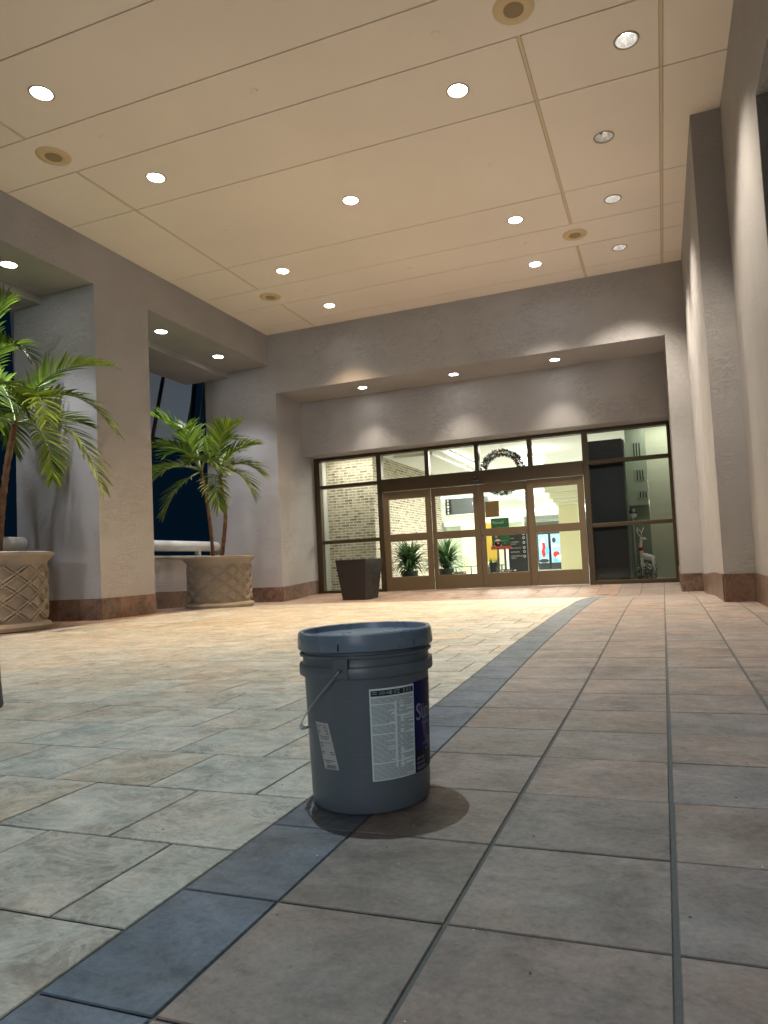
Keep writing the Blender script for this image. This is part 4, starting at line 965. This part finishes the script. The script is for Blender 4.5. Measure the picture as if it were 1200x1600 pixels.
ol = thing("added_outdoor_lamp", (1.5, -14, 0), "tall added fill lamp out of view behind the viewer", "fill lamp")  # unseen lamp added to fill the bucket front and facing walls
MB().tube([(1.5, -14, -.16), (1.5, -14, 4.1)], .06, 12).build("post", M_blackmetal, ol)
MB().sphere((1.5, -14, 4.5), .3, 20, 12).build("globe", mat("lit globe"), ol, smooth=True)
_d = bpy.data.lights.new("fill_light", 'POINT'); _d.energy = 1250; _d.color = (.86, .93, 1); _d.shadow_soft_size = .5
_o = bpy.data.objects.new("fill_light", _d); col.objects.link(_o); _o.location = (1.5, -13.3, 4.45)
# black spotlight on the alcove side wall
sp = thing("wall_spotlight", (-7.2, YF - .05, 2.68), "black spotlight on a bar on the far alcove wall", "spotlight")
MB().tube([(-7.46, YF - .12, 2.68), (-7.02, YF - .12, 2.68)], .018, 10).build("bar", M_blackmetal, sp, smooth='auto')
MB().tube([(-7.03, YF - .12, 2.69), (-6.90, YF - .12, 2.69)], .045, 16).build("head", M_blackmetal, sp, smooth='auto')
MB().tube([(-7.35, YF - .12, 2.68), (-7.35, YF - .001, 2.68)], .014, 8).build("bracket", M_blackmetal, sp)

# dark square planter by the doors
def frustum(c, b, tp, h, rot):
    ca, sa = math.cos(rot), math.sin(rot); P = []
    for s_, z in ((b, 0), (tp, h)):
        for x, y in ((-s_, -s_), (s_, -s_), (s_, s_), (-s_, s_)): P.append((c[0] + x * ca - y * sa, c[1] + x * sa + y * ca, c[2] + z))
    return P
dc = (-4.72, 10.25, gz(-4.72, 10.2) - .003)
dpn = thing("square_planter", dc, "empty dark tapered square planter in front of the left glass", "planter")
H_ = .655; o_ = frustum(dc, .212, .285, H_, R(-6)); i_ = frustum((dc[0], dc[1], dc[2] + .1), .19, .262, H_ - .1, R(-6))
b = MB(); i = 0; b.v = [tuple(p) for p in o_ + i_]
b.f = [(0, 3, 2, 1), (0, 1, 5, 4), (1, 2, 6, 5), (2, 3, 7, 6), (3, 0, 4, 7), (4, 5, 13, 12), (5, 6, 14, 13), (6, 7, 15, 14), (7, 4, 12, 15), (12, 13, 9, 8), (13, 14, 10, 9), (14, 15, 11, 10), (15, 12, 8, 11), (8, 9, 10, 11)]
b.build("shell", M_darkpot, dpn, bevel=.006)
# dark urn just outside the left edge
bn = thing("ash_urn", (-2.795, 2.11, 0), "black tapered urn barely entering at the left edge", "urn")
MB().lathe([(.0001, 0), (.112, 0), (.115, .01), (.108, .10), (.098, .30), (.092, .32), (.07, .325), (.06, .30), (.0001, .30)], (-2.795, 2.11, 0), 40).build("body", M_black, bn, smooth='auto')
# floor drains
for x, y, lb in ((-.82, 9.75, "round floor drain cover at the end of the blue slate band"), (-3.0, 9.95, "round floor drain cover in front of the sliding doors")):
    t = thing("floor_drain", (x, y, gz(x, y)), lb, "drain", "drain covers in the margin paving")
    MB().lathe([(.0001, .004), (.085, .004), (.09, .001)], (x, y, gz(x, y)), 32).build("cover", mat("bronze drain", (.10, .06, .04), .5, metal=.5), t, smooth='auto')
# crumbs and grit on the tiles
gr = MB(); rnd = random.Random(4)
for k in range(190):
    x, y = rnd.uniform(-2.6, .75), rnd.uniform(.75, 5.5); s_ = rnd.uniform(.0008, .0024); z = gz(x, y)
    gr.q((x - s_, y, z + .001), (x, y - s_, z + .0012), (x + s_ * 1.5, y, z + .001), (x, y + s_, z + .0022))
o = gr.build("grit", mat("grit", (.06, .05, .045), .9)); o["kind"] = "stuff"
gr = MB()
for k in range(120):
    x, y = rnd.uniform(-2.6, .75), rnd.uniform(.75, 4); s_ = rnd.uniform(.0008, .002); z = gz(x, y)
    gr.q((x - s_, y, z + .001), (x, y - s_, z + .0012), (x + s_ * 1.5, y, z + .001), (x, y + s_, z + .002))
o = gr.build("pale_grit", mat("pale grit", (.6, .6, .58), .9)); o["kind"] = "stuff"

# ------------------------------------------------------------------ the bucket
BX, BY = -.664, 1.458; PH = math.atan2(0 - BY, 0 - BX)      # azimuth that faces the viewer
bk = thing("paint_bucket", (BX, BY, 0), "grey blue lidded plastic bucket with wire handle standing on the tiles", "bucket")
def br_(z): return .1335 + (.1425 - .1335) * min(z, .30) / .30
prof = [(.0001, .004), (.122, .004), (.126, 0), (.131, .002), (.1335, .010), (.1345, .03), (br_(.27), .272), (br_(.28) + .001, .284), (.1525, .286), (.1530, .290), (.1530, .3060), (.1515, .3090), (.1455, .3095),
        (.1445, .3120), (.1445, .3260), (.1505, .3270), (.1517, .3300), (.1505, .3330), (.1440, .3345), (.1436, .348)]
MB().lathe(prof, (BX, BY, 0), 128).build("body", M_bucket, bk, smooth='auto')
lid = MB().lathe([(.1440, .342), (.1545, .342), (.1558, .345), (.1552, .361), (.1530, .377), (.1500, .3800), (.1440, .3800), (.1415, .3785), (.1400, .3720), (.1385, .3660), (.1370, .3655), (.0001, .3665)], (BX, BY, 0), 128).build("lid", M_lid, bk, smooth='auto')
sl = MB()
def onb(az, z, r): a = PH + R(az); return (BX + r * math.cos(a), BY + r * math.sin(a), z)
for az, hw in ((-66, .4), (-22, .9), (42, .5), (92, .6), (140, .6), (185, .6), (230, .6)):
    sl.q(onb(az - hw, .3455, .1562), onb(az + hw, .3455, .1562), onb(az + hw * .6, .3600, .1560), onb(az - hw * .6, .3600, .1560))
sl.build("tear_slot", M_black, lid)
sa = PH + R(38); sx, sy = BX + .085 * math.cos(sa), BY + .085 * math.sin(sa)
MB().lathe([(.0001, .3690), (.024, .3692), (.027, .3672), (.029, .3668), (.0300, .3685), (.0345, .3685), (.0355, .3665)], (sx, sy, 0), 40).build("spout_cap", M_lid, lid, smooth='auto')
# handle ears
for az, nm in ((-21, "front"), (159, "rear")):
    e = MB(); P = []
    for r in (.1438, .1575):
        for a, z in ((-6.3, .2865), (6.3, .2865), (6.3, .3300), (-6.3, .3300)): P.append(onb(az + a, z, r))
    e.hexa([P[0], P[1], P[5], P[4], P[3], P[2], P[6], P[7]])
    eo = e.build("handle_ear", M_bucket, bk, bevel=.002)
    h = MB(); c0 = Vector(onb(az, .3045, .1577)); rad = Vector(onb(az, .3045, .1577)) - Vector((BX, BY, .3045)); rad.normalize(); sd = Vector((-rad.y, rad.x, 0)); upv = Vector((0, 0, 1))
    h.q(*[tuple(c0 + rad * .0006 + (sd * math.cos(t) + upv * math.sin(t)) * .0042) for t in [6.2832 * k / 14 for k in range(14)]])
    h.build("socket", M_black, eo)
ax = Vector((math.cos(PH + R(-21)), math.sin(PH + R(-21)), 0)); dn = Vector((math.cos(PH + R(-111)), math.sin(PH + R(-111)), 0))
bail = [Vector((BX, BY, .3045)) + ax * .156]
for k in range(41):
    t = math.pi * k / 40; st = math.sin(t)
    bail.append(Vector((BX, BY, .3045)) + ax * (.1605 * math.cos(t)) + dn * (.153 * st) + Vector((0, 0, -.152 * st)))
bail.append(Vector((BX, BY, .3045)) - ax * .156)
bo = MB().tube(bail, .0017, 10).build("wire_handle", M_steel, bk, smooth=True)
mid = [bail[k] for k in range(15, 29)]
MB().tube(mid, .0058, 14).build("grip", mat("milky grip", (.62, .66, .68), .35), bo, smooth='auto')
# labels
def patch(mb, a0, a1, z0, z1, dr_, n=14, skew=0):
    i = len(mb.v)
    for k in range(n + 1):
        a = a0 + (a1 - a0) * k / n
        for z in (z0, z1): mb.v.append(onb(a + (skew * (z - z0) / (z1 - z0)), z, br_(z) + dr_))
    for k in range(n): mb.f.append((i + 2 * k, i + 2 * k + 2, i + 2 * k + 3, i + 2 * k + 1))
def ctext(mb, s, size, az, z, dr_, sx=1.0, rise=0):
    V, F = textgeo(s, size); i = len(mb.v)
    for v in V:
        a = az + math.degrees(v[0] * sx / .138); mb.v.append(onb(a, z + v[1] + rise * v[0], br_(z + v[1]) + dr_))
    mb.f += [tuple(i + k for k in f) for f in F]
def cline(mb, pts, wd, dr_):
    L_, R_ = [], []
    for k in range(len(pts)):
        p, q = pts[max(k - 1, 0)], pts[min(k + 1, len(pts) - 1)]; dx, dz = q[0] - p[0], q[1] - p[1]; n = math.hypot(dx, dz); nx, nz = -dz / n * wd / 2, dx / n * wd / 2
        x, z = pts[k]
        L_.append(onb(math.degrees((x + nx) / .138), z + nz, br_(z) + dr_)); R_.append(onb(math.degrees((x - nx) / .138), z - nz, br_(z) + dr_))
    mb.strip(R_, L_)
LA0, LA1, LZ0, LZ1 = 1.0, 44.5, .069, .262
w = MB(); patch(w, LA0, LA1, LZ0, LZ1, .0006, 24); wl = w.build("back_label", M_label, bk, smooth=True)
bm_ = MB(); patch(bm_, LA0 + 1.2, LA1 - 1.0, LZ1 - .016, LZ1 - .004, .0009, 24); bm_.build("heading_band", M_inkblack, wl, smooth=True)
tx = MB(); ctext(tx, "350-400", .0085, LA0 + 8.2, LZ1 - .0125, .0012, 1.0)
rnd = random.Random(8)
for z in (LZ1 - .008, LZ1 - .0115): patch(tx, LA0 + 2.5, LA0 + 6.5, z, z + .0012, .0012, 3)
for a in (18, 22, 25, 31, 34.5, 38): 
    for z in (LZ1 - .0075, LZ1 - .0105, LZ1 - .0135): patch(tx, LA0 + a, LA0 + a + rnd.uniform(1.5, 3), z, z + .0012, .0012, 2)
tx.build("heading_lettering", mat("pale print", (.40, .46, .45), .6), wl)
ln = MB(); z = LZ1 - .021
for row in range(75):
    if z < LZ0 + .003: break
    wide = z > LZ1 - .030 or z < LZ0 + .022
    segs = ((LA0 + 1.4, LA1 - 1.2),) if wide else ((LA0 + 1.4, LA0 + 22.5), (LA0 + 24.2, LA1 - 1.2))
    for s0, s1 in segs:
        e = s1 - (rnd.uniform(0, 12) if rnd.random() < .22 else rnd.uniform(0, 1)); a = s0
        if (not wide) and s0 > 20 and rnd.random() < .6:
            patch(ln, s0, s0 + rnd.uniform(2, 4), z, z + .0011, .0010, 3)
            a = s0 + rnd.uniform(5, 8)
            if rnd.random() < .3: continue
        elif rnd.random() < .07: continue
        while a < e:
            b_2 = min(e, a + rnd.uniform(1.0, 4.0)); patch(ln, a, b_2, z, z + .00105, .0010, 2); a = b_2 + .28
    z -= .00252
ln.build("fine_print", M_ink, wl)
bl_ = MB(); patch(bl_, LA1 + .1, LA1 + 118, LZ0, LZ1 + .003, .0006, 50); bll = bl_.build("front_label", M_blue, bk, smooth=True)
nv = MB(); patch(nv, LA1 + .1, LA1 + 118, LZ0, LZ0 + .048, .0008, 50); nv.build("lower_band", M_navy, bll, smooth=True)
lt = MB(); ctext(lt, "Super", .052, LA1 + 2.2, .180, .0012, .80)
ctext(lt, "PREMIUM", .0085, LA1 + 13, .166, .0012, .9); ctext(lt, "INTERIOR", .009, LA1 + 13, .122, .0012, .85); ctext(lt, "LATEX", .007, LA1 + 17, .110, .0012, .85)
for k, s in enumerate(("SAFETY FIRST", "READ BEFORE", "EXTRA WHITE")): ctext(lt, s, .0085, LA1 + 2.2, .0985 - .0095 * k - .004, .0013, .62)
ctext(lt, "SATIN FINISH 18.9 LITRE", .0052, LA1 + 2.2, LZ0 + .004, .0013, .8)
ctext(lt, "The", .030, LA1 + 28, .235, .0012, .5)
for k in range(7):
    x0 = math.radians(LA1 + 31) * .138; rr = .026 + .0028 * k; pts = []
    zc = .158
    pts.append((x0 - rr * 1.5, zc + .055)); 
    for j in range(21):
        t = math.pi + math.pi * j / 20; pts.append((x0 + rr * math.cos(t) * .95, zc + rr * 1.05 * math.sin(t)))
    pts.append((x0 + rr * 1.5, zc + .055)); cline(lt, pts, .00085, .0010)
lt.build("lettering", M_lilac, bll)
# price sticker
st = MB(); patch(st, -46, -29.5, .093, .190, .0007, 8, skew=-9.5); sto = st.build("price_sticker", M_sticker, bk, smooth=True)
si = MB()
def srow(z, a, b):
    sk = -9.5 * (z - .093) / .097; patch(si, -46 + a + sk, -46 + b + sk, z, z + .0022, .0011, 3)
for z, segs in ((.183, ((1, 8), (10, 13.5))), (.179, ((1, 5), (9, 15))), (.173, ((1, 4), (9, 14.5))), (.1695, ((1, 5), (12, 14))), (.166, ((1, 3), (11, 15))), (.160, ((1.5, 7), (8, 12), (12.6, 14.5))), (.1555, ((3, 13),)),
                (.147, ((1, 6), (7, 8), (9, 10), (11, 12), (13, 14))), (.143, ((1, 4),)), (.139, ((1, 5),)), (.128, ((1, 5), (11, 15))), (.124, ((1, 4), (11.5, 15.5))), (.110, ((2, 14),)), (.1055, ((3, 8),)), ):
    for a, b2 in segs:
        x = a
        while x < b2: e = min(b2, x + rnd.uniform(.5, 1.4)); srow(z, x, e); x = e + .25
for k in range(22):
    a = -46 + 2.2 + k * .52; patch(si, a, a + rnd.choice((.15, .3)), .095, .1025, .0011, 1)
si.build("print", M_ink, sto)
